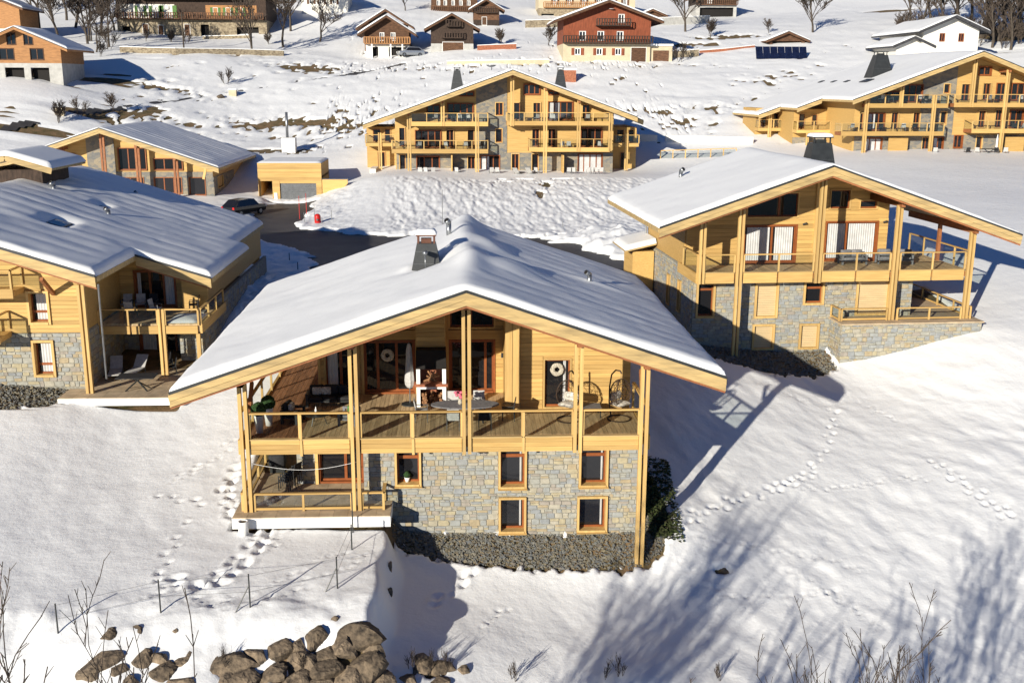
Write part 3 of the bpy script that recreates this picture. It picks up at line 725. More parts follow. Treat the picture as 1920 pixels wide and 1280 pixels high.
cb = MB(); wall_boxes(cb, -2.15, -.87, 2.55, top1, 5.0, 6.42, [], (0,)); CB = cb.build('chimney_breast', 'wood_x', H1)
clad(CB, -2.13, -.89, 2.56, top1, 5.0, [], 'wood_x')
for x0, x1, y0 in ((1.68, 1.98, 3.80), (2.0, 2.33, 3.80)): MB().box(x0, x1, y0, y0+.14, .55, top1(x1)-.02).build('corner_trim', 'wood_z', H1)
MB().box(1.70, 1.98, 3.94, 6.4, .55, top1(1.98)-.05).build('return_wall', 'wood_y', H1)
for a in (-6.62, -4.68, -2.25, -.87): MB().box(a, a+.12, 6.36, 6.44, .55, top1(a)-.3).build('corner_trim', 'wood_z', H1)
MB().box(-6.6, -2.2, 6.33, 6.44, 3.08, 3.5).build('lintel', 'wood_x', H1); MB().box(-.85, 1.7, 6.33, 6.44, 3.08, 3.5).build('lintel', 'wood_x', H1)
window(H1, -6.35, -4.75, .56, 2.95, 6.43, [-5.6], sur=.08, name='glass_door', curtain=[(-6.2, -5.75)])
d2 = window(H1, -4.6, -2.25, .56, 3.05, 6.43, [-3.95, -3.1], sur=.09, name='glass_door', trim='sash')
d3 = window(H1, -.75, 1.35, .56, 3.05, 6.43, [.9], sur=.09, name='glass_door', trim='sash')
window(H1, -.75, 1.35, 3.55, 4.95, 6.43, [.25], name='gable_window'); window(H1, -4.5, -2.25, 3.55, 4.55, 6.43, name='gable_window')
d4 = window(H1, 3.32, 4.55, .56, 2.8, 3.93, sur=.07, name='terrace_door', curtain=[(4.2, 4.32)])
def wreath(x, y, z, r, label):
    vs, fs = [], []; n, k = 26, 8
    for i in range(n):
        a = 2*math.pi*i/n
        for j in range(k):
            b = 2*math.pi*j/k; q = r*.68+r*.34*math.cos(b)*(1+.08*math.sin(i*5)); vs.append((q*math.cos(a), .35*r*math.sin(b)*.5, q*math.sin(a)))
    for i in range(n):
        for j in range(k): fs.append((i*k+j, ((i+1) % n)*k+j, ((i+1) % n)*k+(j+1) % k, i*k+(j+1) % k))
    mb = MB(); mb.add(vs, fs); o = mb.build('wreath', 'wreath'); o.location = (x, y, z); return tag(o, label, 'wreath')
wreath(-3.5, 6.42, 2.35, .29, 'round pale wreath on the glass doors left of the fireplace')
wreath(3.92, 3.90, 2.3, .29, 'round pale wreath on the single door behind the swing chairs')
# wall lamp
wlamp = MB().bar((1.55, 3.9, 2.95), (1.55, 3.75, 3.0), .05, .05).tube((1.55, 3.72, 2.9), (1.55, 3.72, 3.1), .05, .05, 8); wlamp.build('wall_lamp', 'metal_dark', H1)
# deck
DK = MB().box(-8.95, 7.18, .12, 3.93, .2, .50).box(-8.95, -6.62, 3.95, 16, .2, .50).box(-6.6, 1.68, 3.95, 6.43, .2, .5).build('deck', 'wood_red', H1)
x = -8.9; k = 0
while x < 7.1:
    y1 = 16 if x < -6.62 else (6.42 if x < 1.68 else 3.93)
    board('plank', 'deck' if x > -6.62 else 'deck_shaded', DK, x+.004, min(x+.183, 7.17), .13, y1, .502, .532); x += .19
FB = [(-8.5,-6.57),(-6.45,-4.62),(-4.17,-2.17),(-2.08,-.2),(.2,2.2),(2.29,4.2),(4.62,6.85)]
for a, b in FB:
    f_ = MB().box(a, b, .02, .115, 0, .60).build('deck_fascia', 'wood_x', H1)
    for i in range(3): board('board', 'wood_x', f_, a+.004, b-.004, -.015, .018, .01+i*.197, .197+i*.197)
    MB().box(a-.03, b+.03, -.06, .13, .602, .645).build('fascia_cap', 'wood_rake', H1)
for xa, xb, n in ((-8.5,-4.62,2),(-4.17,-.2,2),(.2,4.2,2),(4.62,6.85,1)):
    railing(H1, (xa, .03), (xb, .03), 1.72, .66, n)
for xm in (-6.51, -2.12, 2.245): MB().box(xm-.05, xm+.05, -.06, .0, -.06, 1.64).build('rail_post', 'wood_z', H1)
railing(H1, (-8.85, .2), (-8.85, 14), 1.72, .55, 6, mt='wood_y'); railing(H1, (7.25, .2), (7.25, 3.9), 1.72, .55, 2, mt='wood_y')
MB().box(7.2, 7.32, .05, 4.0, .0, .60).build('deck_fascia', 'wood_y', H1); MB().box(-8.98, -8.86, .05, 16, 0, .60).build('deck_fascia', 'wood_y', H1)
# stone storey
opS = [(1.29,2.45,-1.92,-.12),(1.30,2.44,-3.88,-2.32),(4.60,5.81,-1.90,-.12),(4.56,5.82,-3.89,-2.33),(-2.93,-1.86,-1.75,-.12)]
sw = MB(); wall_boxes(sw, -4.2, 7.1, -5.4, .18, 1.0, 1.35, opS); wall_boxes(sw, 1.35, 18, -5.4, -.35, 6.85, 7.1, [], along='y')
wall_boxes(sw, -7.2, -4.2, -2.45, .18, 3.0, 3.25, [(-6.3,-4.35,-2.36,-.15)]); wall_boxes(sw, 1.35, 3.0, -2.45, .18, -4.2, -3.95, [], along='y'); wall_boxes(sw, 3.25, 16, -2.45, .18, -7.2, -6.95, [], along='y')
SW = sw.build('stone_wall', 'mortar', H1)
masonry(SW, -4.2, 7.1, -4.6, .05, 1.0, opS, 3, hmin=.09, hmax=.27, wmin=.13, wmax=.5)
masonry(SW, -7.2, -6.3, -2.4, .1, 3.0, [], 4, only_stuff=True); masonry(SW, 1.2, 9, -5.2, -.35, 7.1, [], 6, along='y', sign=1, only_stuff=True)
for i, o in enumerate(opS):
    window(H1, *o, 1.0, sur=.085, proud=.14, depth=.3, trans=o[3]-.55 if i in (0, 2, 4) else None, curtain=[(o[1]-.27, o[1]-.19)] if i < 4 else None)
    MB().prism([(o[0]-.02, .78, o[2]-.05), (o[0]-.02, 1.28, o[2]+.086), (o[0]-.02, 1.28, o[2]+.1), (o[0]-.02, .78, o[2]-.02)], (o[1]-o[0]+.04, 0, 0)).build('window_sill', 'wood_x', H1)
window(H1, -6.3, -4.35, -2.36, -.15, 2.98, [-5.15], sur=.08, name='glass_door', trim='sash')
for a in (-6.42, -4.35): MB().box(a, a+.13, 2.85, 2.97, -2.37, .15).build('door_jamb', 'wood_z', H1)
# lower terrace slab with its paving and rail
TS = MB().box(-9.25, -3.05, -.62, 3.0, -2.85, -2.42).build('terrace_slab', 'white', H1)
r_ = random.Random(3)
for i in range(11):
    for j in range(6):
        board('paving_slab', 'paving', TS, -9.24+i*.5625, -9.24+(i+1)*.5625-.008, -.61+j*.6, -.61+(j+1)*.6-.008, -2.419, -2.385+r_.uniform(-.003, .003))
MB().box(-9.2, -7.2, 3.02, 12, -2.7, -2.4).build('terrace_slab', 'paving', H1)
railing(H1, (-8.45, .02), (-4.62, .02), -1.62, -2.38, 2, low=True); railing(H1, (-4.2, .02), (-3.35, .02), -1.62, -2.38, 1, low=True)
railing(H1, (-3.35, .1), (-3.35, 1.0), -1.62, -2.38, 1, mt='wood_y', glass=False); MB().bar((-3.35, .95, -1.75), (-3.35, 2.0, -1.2), .1, .14).build('stair_rail', 'wood_y', H1)
railing(H1, (-8.95, .1), (-8.95, 7), -1.62, -2.38, 4, mt='wood_y', low=True)
# cable light under the deck
cab = MB(); pv = None
for i in range(15):
    t = i/14; p_ = (-8.6+4.3*t, .05, -.35-.32*math.sin(math.pi*t)); 
    if pv: cab.tube(pv, p_, .008, .008, 4)
    pv = p_
tag(cab.build('cable', 'white'), 'thin pale cable sagging between the posts under the near deck', 'cable')

# ------------------------------------------------------------------ furniture
def make_chair(label, loc, rz, seat='fabric_light', leg='metal_grey', group=None):
    t = thing('terrace_chair', label, 'chair', loc, rz, group)          # faces -y
    MB().box(-.24, .24, -.24, .22, .42, .46).build('seat', seat, t)
    MB().prism([(-.24, .2, .46), (-.24, .24, .46), (-.24, .34, .93), (-.24, .30, .93)], (.48, 0, 0)).build('backrest', seat, t)
    for sx in (-1, 1):
        MB().bar((sx*.25, -.23, 0), (sx*.25, -.22, .62), .03, .03).build('leg', leg, t); MB().bar((sx*.25, .28, 0), (sx*.25, .24, .62), .03, .03).build('leg', leg, t)
        MB().bar((sx*.25, -.24, .63), (sx*.25, .28, .63), .04, .03).build('armrest', leg, t)
    return t
CH = []
def chair(label, loc, rz, light=True, group=None, seat=None):
    key = seat or ('fabric_light' if light else 'fabric_black')
    for k, c in CH:
        if k == key:
            n = copy_tree(c, None, loc, rz, label)
            if group: n['group'] = group
            return n
    c = make_chair(label, loc, rz, key, 'metal_grey' if light else 'metal_dark', group); CH.append((key, c)); return c
def make_lounger(label, loc, rz, group=None, mt='fabric_light'):
    t = thing('sun_lounger', label, 'lounger', loc, rz, group)      # head towards +y
    MB().box(-.31, .31, -1.0, .35, .32, .37).build('seat', mt, t)
    MB().prism([(-.31, .35, .32), (-.31, .35, .37), (-.31, .95, .92), (-.31, .98, .88)], (.62, 0, 0)).build('backrest', mt, t)
    for sx in (-1, 1):
        MB().bar((sx*.33, -1.0, .33), (sx*.33, .4, .33), .03, .05).build('side_rail', 'metal_grey', t)
        for y in (-.85, .35): MB().bar((sx*.33, y, 0), (sx*.33, y, .33), .03, .03).build('leg', 'metal_grey', t)
    return t
LG = []
def lounger(label, loc, rz, group=None):
    if LG: 
        c = copy_tree(LG[0], None, loc, rz, label)
        if group: c['group'] = group
        return c
    LG.append(make_lounger(label, loc, rz, group)); return LG[0]
def soft(mb, x0, x1, y0, y1, z0, z1, b=.05):
    """box with chamfered edges, for cushions"""
    n = 3; prof = [(0, b), (b*.3, b*.3), (b, 0)]
    rings = []
    for dz, ins in [(0, b), (b*.4, b*.25), (b, 0)]: rings.append((z0+dz, ins))
    for dz, ins in [(b, 0), (b*.4, b*.25), (0, b)]: rings.append((z1-dz, ins))
    vs = []
    for z, i in rings:
        a0, a1, c0, c1 = x0+i, x1-i, y0+i, y1-i; c = b*.6
        vs += [(a0+c, c0, z), (a1-c, c0, z), (a1, c0+c, z), (a1, c1-c, z), (a1-c, c1, z), (a0+c, c1, z), (a0, c1-c, z), (a0, c0+c, z)]
    fs = [tuple(range(8))[::-1], tuple(range(40, 48))]
    for k in range(5):
        for i in range(8): fs.append((k*8+i, k*8+(i+1) % 8, (k+1)*8+(i+1) % 8, (k+1)*8+i))
    mb.add(vs, fs); return mb
def sofa(label, loc, rz, wd, frame='metal_dark', cush='fabric_black', cat='sofa', n=None, pillows=()):
    t = thing('garden_sofa' if wd > 1.1 else 'garden_armchair', label, cat, loc, rz)
    h = wd/2
    for sx in (-1, 1):
        soft(MB(), sx*h-.07, sx*h+.07, -.38, .38, .5, .58, .02).build('armrest', frame, t)
        for y in (-.32, .32): MB().box(sx*h-.05, sx*h+.05, y-.05, y+.05, 0, .5).build('leg', frame, t)
    MB().box(-h+.05, h-.05, -.36, .36, .2, .27).build('seat_frame', frame, t)
    sl_ = MB()
    for i in range(5): sl_.box(-h+.05, h-.05, .33, .37, .3+i*.1, .37+i*.1)
    sl_.build('back_frame', frame, t)
    n = n or max(1, round(wd/.75)); st = (wd-.14)/n
    for i in range(n):
        soft(MB(), -h+.07+i*st, -h+.07+(i+1)*st-.01, -.36, .3, .27, .43).build('seat_cushion', cush, t, True)
        soft(MB(), -h+.07+i*st, -h+.07+(i+1)*st-.01, .16, .32, .43, .85).build('back_cushion', cush, t, True)
    for px, mt_ in pillows: soft(MB(), px-.2, px+.2, -.02, .14, .45, .8, .06).build('throw_pillow', mt_, t, True)
    return t
DZ = .533
# living-room end of the near deck
sofa('black cushioned outdoor sofa against the house on the near deck', (-5.9, 4.9, DZ), 0, 2.0, pillows=((-.6, 'cushion'), (-.2, 'cushion')))
sofa('dark armchair with patterned cushions beside the topiary planters', (-7.2, 2.6, DZ), R(75), .8, cat='armchair', pillows=((0, 'cushion'),))
sofa('grey armchair with a green leafy cushion near the second post', (-4.85, 2.3, DZ), R(-100), .8, 'fabric_grey', 'fabric_grey', 'armchair', pillows=((0, 'green_leaf'),))
t = thing('coffee_table', 'low round dark table with a bottle between the armchairs', 'table', (-6.15, 2.2, DZ))
MB().lathe((0,0,.42), [(.5,0),(.52,.015),(.5,.03)], 24).build('table_top', 'metal_dark', t)
for i in range(3):
    a = i*2.09; MB().tube((.38*math.cos(a), .38*math.sin(a), 0), (.25*math.cos(a), .25*math.sin(a), .42), .02, .02, 6).build('leg', 'metal_dark', t)
t = thing('bottle', 'clear bottle standing on the low round table', 'bottle', (-6.2, 2.2, DZ+.45)); MB().lathe((0,0,0), [(.045,0),(.045,.17),(.018,.23),(.018,.3)], 10).build('bottle_body', 'white', t, True); MB().lathe((0,0,.3), [(.02,0),(.02,.03)], 8).build('bottle_cap', 'metal_dark', t)
def planter(label, loc):
    t = thing('topiary_planter', label, 'planter', loc)
    MB().lathe((0,0,0), [(.13,0),(.2,.72),(.2,.75),(.17,.75),(.15,.6)], 16).build('pot', 'white', t, True)
    mb = MB(); n, k = 12, 18; vs = []; r_ = random.Random(4)
    for i in range(n+1):
        for j in range(k):
            a = math.pi*i/n; b = 2*math.pi*j/k; q = .30*r_.uniform(.93, 1.07); vs.append((q*math.sin(a)*math.cos(b), q*math.sin(a)*math.sin(b), .98+q*math.cos(a)))
    mb.add(vs, [(i*k+j, (i+1)*k+j, (i+1)*k+(j+1) % k, i*k+(j+1) % k) for i in range(n) for j in range(k)]); mb.build('ball', 'topiary', t)
planter('front tall white planter with round topiary ball in the deck corner', (-8.33, 1.15, DZ)); planter('rear tall white planter with round topiary ball behind its twin', (-8.12, 2.1, DZ))
# closed parasol
t = thing('parasol', 'folded pale parasol on a dark base before the fireplace', 'parasol', (-2.45, 4.8, DZ))
MB().lathe((0,0,0), [(.38,0),(.38,.05),(.06,.09),(.04,.12)], 20).build('base', 'metal_dark', t); MB().tube((0,0,.1), (0,0,2.8), .025, .025, 8).build('pole', 'metal_grey', t)
vs = []; prof = [(.05,2.75),(.11,2.5),(.13,2.0),(.16,1.5),(.19,1.1),(.17,.9),(.1,.78)]; mb = MB(); k = 14
for rr_, z_ in prof:
    for i in range(k): a = 2*math.pi*i/k; q = rr_*(1+.16*(i % 2)); vs.append((q*math.cos(a), q*math.sin(a), z_))
mb.add(vs, [(j*k+i, j*k+(i+1) % k, (j+1)*k+(i+1) % k, (j+1)*k+i) for j in range(len(prof)-1) for i in range(k)]); mb.build('canopy', 'fabric_light', t)
# masonry fireplace with hood
t = thing('outdoor_fireplace', 'white outdoor fireplace with black hood and stacked firewood', 'fireplace', (-1.5, 4.75, DZ))
for sx in (-1, 1):
    MB().box(sx*.56-.08, sx*.56+.08, -.35, .4, 0, .92).build('pillar', 'white', t); MB().box(sx*.56-.08, sx*.56+.08, -.35, .4, 1.04, 1.7).build('pillar', 'white', t)
MB().box(-.72, .72, -.42, .45, .92, 1.035).build('hearth', 'brick', t); MB().box(-.48, .48, -.34, -.28, .80, .918).build('lintel', 'white', t)
MB().box(-.48, .48, .3, .4, 0, 1.7).build('back_wall', 'brick', t)
frustum(MB(), 0, .0, 1.72, 2.55, .66, .40, .64, .38).build('hood', 'void', t)
r_ = random.Random(11)
for i in range(26):
    a, b = r_.uniform(-.42, .42), r_.uniform(.06, .62)*.9
    MB().tube((a, -.25+r_.uniform(-.04,.04), b), (a+r_.uniform(-.08,.08), .28, b+r_.uniform(-.03,.03)), r_.uniform(.05,.08), None, 7).build('log', 'firewood', t)
for i in range(7): MB().tube((-.35+i*.1, -.1, 1.09), (.15-.1*i+.2, .1, 1.3+.1*(i % 3)), .05, .04, 6).build('log', 'firewood', t)
# dining table
t = thing('dining_table', 'large oval dark dining table on the near deck', 'table', (-.05, 2.35, DZ))
k = 32; vs = [(1.42*math.cos(2*math.pi*i/k), .62*math.sin(2*math.pi*i/k), z_) for z_ in (.71, .75) for i in range(k)]
mb = MB(); mb.add(vs, [tuple(range(k))[::-1], tuple(range(k, 2*k))]+[(i, (i+1) % k, k+(i+1) % k, k+i) for i in range(k)]); mb.build('table_top', 'fabric_grey', t)
for sx in (-1, 1):
    for sy in (-1, 1): MB().bar((sx*.75, sy*.35, 0), (sx*.6, sy*.22, .71), .05, .05).build('leg', 'metal_dark', t)
for i, (a, b, rz, lb) in enumerate([(-.55,3.35,0,'pale chair at the far side of the oval table, left'), (.55,3.4,0,'pale chair at the far side of the oval table, right, with a dark throw'),
      (-.55,1.35,180,'pale chair at the near side of the oval table, left of the ridge post'), (-1.85,2.45,90,'pale chair at the left end of the oval table'), ]): chair(lb, (a, b, DZ), R(rz))
chair('dark chair at the right end of the oval table', (1.75, 2.5, DZ), R(-95), False); chair('dark chair at the near side of the oval table, right of the ridge post', (.75, 1.3, DZ), R(180), False)
t = thing('flower_vase', 'brass vase of pink flowers on the oval table', 'vase', (-.25, 2.3, DZ+.75))
MB().lathe((0,0,0), [(.07,0),(.10,.08),(.07,.2),(.08,.24)], 12).build('vase', 'wreath', t, True)
r_ = random.Random(5)
for i in range(11):
    c = Vector((r_.uniform(-.2,.2), r_.uniform(-.2,.2), r_.uniform(.33,.52))); MB().tube((0,0,.2), c, .008, .008, 4).build('stem', 'green_leaf', t)
    MB().lathe(c, [(.02,-.06),(.08,-.02),(.085,.02),(.04,.06)], 8).build('bloom', 'pink', t, True)
# egg-shaped swing chairs
def egg(label, loc, rz):
    t = thing('swing_chair', label, 'swing chair', loc, rz)
    ring = [(.48*math.cos(a), .48*math.sin(a)+.05, .03) for a in np.linspace(0, 2*math.pi, 25)]
    MB().path(ring, .03, 6).build('base_ring', 'rattan', t)
    pts = [(0,.5,.03),(0,.62,.6),(0,.62,1.3),(0,.52,1.85),(0,.3,2.08),(0,.05,2.1),(0,-.02,2.0)]
    MB().path(pts, .032, 8).build('stand', 'rattan', t)
    MB().path([(0,0,2.0),(0,0,1.75)], .012, 5).build('chain', 'metal_grey', t)
    b = MB(); r_ = random.Random(9)
    def E(u, v):      # egg shell, open to the front (-y)
        z_ = math.cos(u); q = math.sin(u)*(.52 if z_ < 0 else .50); return Vector((q*math.sin(v), q*math.cos(v)*.85+.0, 1.12+z_*(.63 if z_ > 0 else .55)))
    for i in range(1, 12):
        u = math.pi*i/12; b.path([E(u+r_.uniform(-.06,.06), v) for v in np.linspace(-2.0, 2.0, 12)], .009, 4)
    for i in range(15):
        v = -2.0+4.0*i/14; b.path([E(u, v+.25*math.sin(u*5+i)) for u in np.linspace(.08, 3.0, 10)], .009, 4)
    for i in range(60):
        u, v = r_.uniform(.3, 2.8), r_.uniform(-1.9, 1.9); b.path([E(u, v), E(u+r_.uniform(-.4,.4), v+r_.uniform(-.5,.5))], .009, 4)
    for s_ in (-1, 1): b.path([E(u, 2.0*s_) for u in np.linspace(.05, 3.05, 14)], .024, 6)
    b.build('basket', 'rattan', t)
    soft(MB(), -.36, .36, -.3, .34, .62, .78, .09).build('seat_cushion', 'cushion', t, True); soft(MB(), -.34, .34, .2, .38, .78, 1.15, .09).build('back_cushion', 'cushion', t, True)
egg('left wicker egg swing chair half hidden by the post on the near deck', (4.25, 2.3, DZ), R(-35)); egg('right wicker egg swing chair at the end of the near deck', (6.45, 2.35, DZ), R(40))
t = thing('side_table', 'low square table between the two swing chairs', 'table', (5.3, 2.9, DZ)); MB().box(-.4,.4,-.4,.4,.40,.44).build('table_top', 'fabric_grey', t)
for sx in (-1,1):
    for sy in (-1,1): MB().box(sx*.35-.02, sx*.35+.02, sy*.35-.02, sy*.35+.02, 0, .4).build('leg', 'metal_dark', t)
# lower terrace
for i in range(4): chair('dark chair, %s from the bottom of the stack on the lower terrace' % nth(i), (-7.55+i*.09, 2.3-.02*i, -2.38+.11*i), R(-120), False, 'stacked chairs on the lower terrace')
t = thing('covered_barbecue', 'dark covered barbecue at the back of the lower terrace', 'barbecue', (-8.3, 4.6, -2.4)); soft(MB(), -.35,.35,-.3,.3,.25,.85,.1).build('cover', 'fabric_black', t, True); MB().box(-.3,.3,-.25,.25,0,.25).build('stand', 'metal_dark', t)
t = thing('round_bin', 'white cylindrical planter at the corner of the lower terrace', 'planter', (-8.75, -.95, gz(-8.75,-.95)+.05)); MB().lathe((0,0,0), [(.19,0),(.2,.62),(.2,.66),(.16,.66),(.15,.6)], 20).build('pot', 'white', t, True); MB().lathe((0,0,.6), [(.15,0),(.15,.02)], 16).build('soil', 'earth', t)
t = thing('door_pot', 'small white pot standing inside the low left window', 'pot', (-2.45, 1.16, -1.66)); MB().lathe((0,0,0), [(.07,0),(.12,.2)], 12).build('pot', 'white', t, True); MB().lathe((0,0,.2), [(.11,0),(.16,.12),(.05,.26)], 10).build('plant', 'topiary', t, True)

# ================================================================== right-hand chalet
H2 = thing('chalet', 'right-hand timber chalet with long empty deck and stone terrace podium', 'chalet', (20.85, 20, 3.05), R(3))
RX2, RZ2 = -.2, 6.72
z2f = lambda x: RZ2-SL*abs(x-RX2)
top2 = lambda x: z2f(x)-.16
gable_roof(H2, [(-10, 11.4, -1, 14)], [(-10, 11.4, -1, 14)], RX2, RZ2, SL, .26, [(-10, 11.4, -1)], .3, .0, None, seed=21)
chimney(H2, 2.9, 9, 5.6, 7.5, .95, .62); vent_pipe(H2, -5.6, 11.5, 5.0, (.12, -.2), .13, .5)
for x, zb, zt_, yb in ((-7.2,-.0,z2f(-7.2)-.7,3.3),(-4.98,-4.4,z2f(-4.98)-.7,3.3),(-.27,-.05,z2f(-.27)-.7,3.3),(4.4,-2.33,z2f(4.4)-.7,8),(9.0,-2.33,z2f(9)-.7,8)):
    post_pair(H2, x, zb, zt_, block=(z2f(x)-.42, .36, yb))
MB().bar((4.4, .1, z2f(4.4)-.6), (4.4, 8, z2f(4.4)-.6), .22, .36).build('purlin', 'wood_red', H2)
MB().bar((9.0, 3.9, -.0), (9.0, 3.9, z2f(9)-.5), .2, .2).build('post', 'wood_red', H2); MB().bar((6.7, 8, .5), (6.7, 8, z2f(6.7)-.5), .2, .2).build('post', 'wood_red', H2)
op2 = [(-3.75,-.4,.56,2.95),(-3.65,-.4,3.35,4.9),(1.6,5.0,.56,3.05),(1.75,3.1,3.75,5.0),(3.65,4.85,3.75,4.35)]
wl = MB(); wall_boxes(wl, -7.25, .75, .5, top2, 3.3, 3.5, op2, (RX2,)); wall_boxes(wl, .75, 5.6, .5, top2, 3.9, 4.1, op2); wall_boxes(wl, 3.5, 13.2, .5, top2(-7.2), -7.3, -7.1, [], along='y')
wall_boxes(wl, 4.1, 13.2, .5, top2(5.6), 5.5, 5.65, [], along='y'); wall_boxes(wl, -7.3, 5.6, .5, top2, 13.0, 13.2, [], (RX2,))
WA = wl.build('wall', 'wood_x', H2)
clad(WA, -7.25, .74, .56, top2, 3.3, op2, 'wood_x', .24); clad(WA, .76, 5.6, .56, top2, 3.9, op2, 'wood_x', .24)
MB().box(.62, .95, 3.15, 3.9, .55, top2(.8)).build('corner_trim', 'wood_z', H2)
window(H2, -3.75, -.4, .56, 2.95, 3.28, [-1.95], sur=.1, name='glass_door', trim='sash', curtain=[(-3.5,-2.1),(-1.75,-.65)])
window(H2, -3.65, -.4, 3.35, 4.9, 3.28, [-1.6], name='gable_window')
window(H2, 1.6, 5.0, .56, 3.05, 3.88, [3.0], sur=.1, name='glass_door', trim='sash', curtain=[(1.8,2.9),(3.15,4.8)])
window(H2, 1.75, 3.1, 3.75, 5.0, 3.88, name='gable_window'); window(H2, 3.65, 4.85, 3.75, 4.35, 3.88, name='gable_window')
for x in (-.1, 5.25): MB().tube((x, 3.2 if x < 0 else 3.8, 2.95), (x+.18, 3.05 if x < 0 else 3.65, 3.05), .06, .06, 8).build('wall_lamp', 'metal_dark', H2)
DK2 = MB().box(-7.4, 9.15, .12, 3.28, .2, .5).box(.76, 9.15, 3.29, 8.0, .2, .5).build('deck', 'wood_red', H2)
x = -7.35
while x < 9.1: board('plank', 'deck', DK2, x, x+.232, .13, 3.27 if x < .7 else 7.98, .502, .53); x += .24
for a, b in ((-7.0,-5.25),(-4.7,-2.7),(-2.6,-.55),(.0,2.0),(2.1,4.1),(4.7,6.65),(6.75,8.7)):
    MB().box(a, b, .0, .115, 0, .62).build('deck_fascia', 'wood_x', H2); MB().box(a-.02, b+.02, -.05, .13, .622, .66).build('fascia_cap', 'wood_rake', H2)
MB().box(-7.5, -7.38, .05, 4.2, -.0, 2.2-1.6).build('deck_fascia', 'wood_y', H2)
for xa, xb, n in ((-7.0,-5.25,1),(-4.7,-.55,2),(.0,4.1,2),(4.7,8.7,2)): railing(H2, (xa, .03), (xb, .03), 1.7, .66, n)
railing(H2, (-7.42, .1), (-7.42, 3.2), 1.7, .55, 1, mt='wood_y'); railing(H2, (9.1, .1), (9.1, 7.9), 1.7, .55, 4, mt='wood_y')
for i, (a, b, rz, lb) in enumerate([(3.1,3.0,0,'left grey slatted armchair on the deck of the right-hand chalet'),(5.2,3.1,-10,'middle grey slatted armchair on the deck of the right-hand chalet'),(6.4,2.9,-25,'right grey slatted armchair on the deck of the right-hand chalet')]):
    q = H2.matrix_basis; c, s_ = math.cos(R(3)), math.sin(R(3)); sofa(lb, (20.85+a*c-b*s_, 20+a*s_+b*c, 3.05+.53), R(3+rz), 1.5 if i == 0 else .9, 'fabric_grey', 'fabric_grey', 'sofa' if i == 0 else 'armchair')
op2s = [(-7.1,-5.95,-2.28,-.15),(-3.54,-2.1,-2.35,-.12),(-3.57,-2.19,-4.31,-2.72),(-.57,.71,-1.6,-.15),(-.67,.58,-4.32,-2.74),(2.7,4.8,-2.3,-.12)]
sw = MB(); wall_boxes(sw, -7.3, 6.2, -5.6, .15, 1.2, 1.5, op2s); wall_boxes(sw, 1.5, 13.2, -4.6, .5, -7.35, -7.1, [(3.6,4.4,-2.5,-.5),(6.3,7.1,-2.6,-.6)], along='y')
SW2 = sw.build('stone_wall', 'mortar', H2)
masonry(SW2, -7.3, 6.2, -4.9, .1, 1.2, op2s, 13, hmin=.13, hmax=.3, wmin=.2, wmax=.62, limit=240)
masonry(SW2, 1.2, 13.2, -3.6, .4, -7.35, [(3.6,4.4,-2.5,-.5),(6.3,7.1,-2.6,-.6)], 14, along='y', sign=-1, hmin=.13, hmax=.3, wmin=.2, wmax=.62, limit=60)
shut = [None,'shutter_pale','shutter_pale',None,'shutter_pale','shutter_pale']
for o, s_ in zip(op2s, shut): window(H2, *o, 1.18, sur=.12, proud=.08, depth=.22, shut=s_, trans=o[3]-.5 if not s_ else None)
for o in ((3.6,4.4,-2.5,-.5),(6.3,7.1,-2.6,-.6)): window(H2, *o, -7.37, sur=.1, proud=.06, shut='wood_y', along='y')
MB().tube((-7.5, 13.0, 2.3), (-7.5, 13.0, -2.6), .06, .06, 8).build('downpipe', 'zinc', H2)
# podium terrace
opn = []; pd = MB(); pd.box(1.15, 9.7, -.78, 1.1, -5.6, -2.42); pd.box(6.25, 9.7, 1.1, 8, -4.6, -2.42); PD = pd.build('terrace_podium', 'mortar', H2)
masonry(PD, 1.15, 9.7, -5.3, -2.45, -.78, [], 15, hmin=.13, hmax=.3, wmin=.2, wmax=.62, limit=200)
masonry(PD, -.78, 1.1, -5.3, -2.45, 1.15, [], 16, along='y', sign=-1, hmin=.13, hmax=.3, wmin=.2, wmax=.62, limit=40)
MB().box(1.05, 9.8, -.88, 1.12, -2.42, -2.34).build('terrace_floor', 'paving', H2); MB().box(6.22, 9.8, 1.13, 8.1, -2.42, -2.34).build('terrace_floor', 'paving', H2)
railing(H2, (1.35, -.1), (4.1, -.1), -1.58, -2.33, 1, low=True); railing(H2, (4.75, -.1), (8.7, -.1), -1.58, -2.33, 2, low=True); railing(H2, (1.2, -.1), (1.2, 1.1), -1.58, -2.33, 1, mt='wood_y', low=True); railing(H2, (9.3, -.1), (9.3, 7.9), -1.58, -2.33, 4, mt='wood_y', low=True)
t = tag(MB().box(8.6, 9.5, -1.4, -.85, -3.75, -3.42).build('concrete_block', 'concrete', None), 'low concrete cover by the corner of the stone podium', 'block'); t.location = H2.location; t.rotation_euler = H2.rotation_euler
# lean-to at the back left
AX = MB().box(-8.9, -7.45, 10.6, 13.4, -3.2, .25).build('lean_to', 'wood_y', H2)
xs = np.linspace(-9.5, -7.4, 12); ys = np.linspace(10.2, 14.6, 16); X, Y = np.meshgrid(xs, ys); e_ = np.minimum.reduce([X+9.5, Y-10.2, 14.6-Y])
MB().hexa([(-9.5,10.2,.27),(-7.4,10.2,.75),(-7.4,14.6,.75),(-9.5,14.6,.27),(-9.5,10.2,.37),(-7.4,10.2,.85),(-7.4,14.6,.85),(-9.5,14.6,.37)]).build('lean_to_roof', 'wood_rake', AX)
obj('snow_cover', grid_mesh('snow_cover', xs, ys, .38+(X+9.5)*.229+.28*np.sqrt(np.clip(1-(1-np.clip(e_/.3,0,1))**2,0,1)), 'snow_roof'), None, AX)

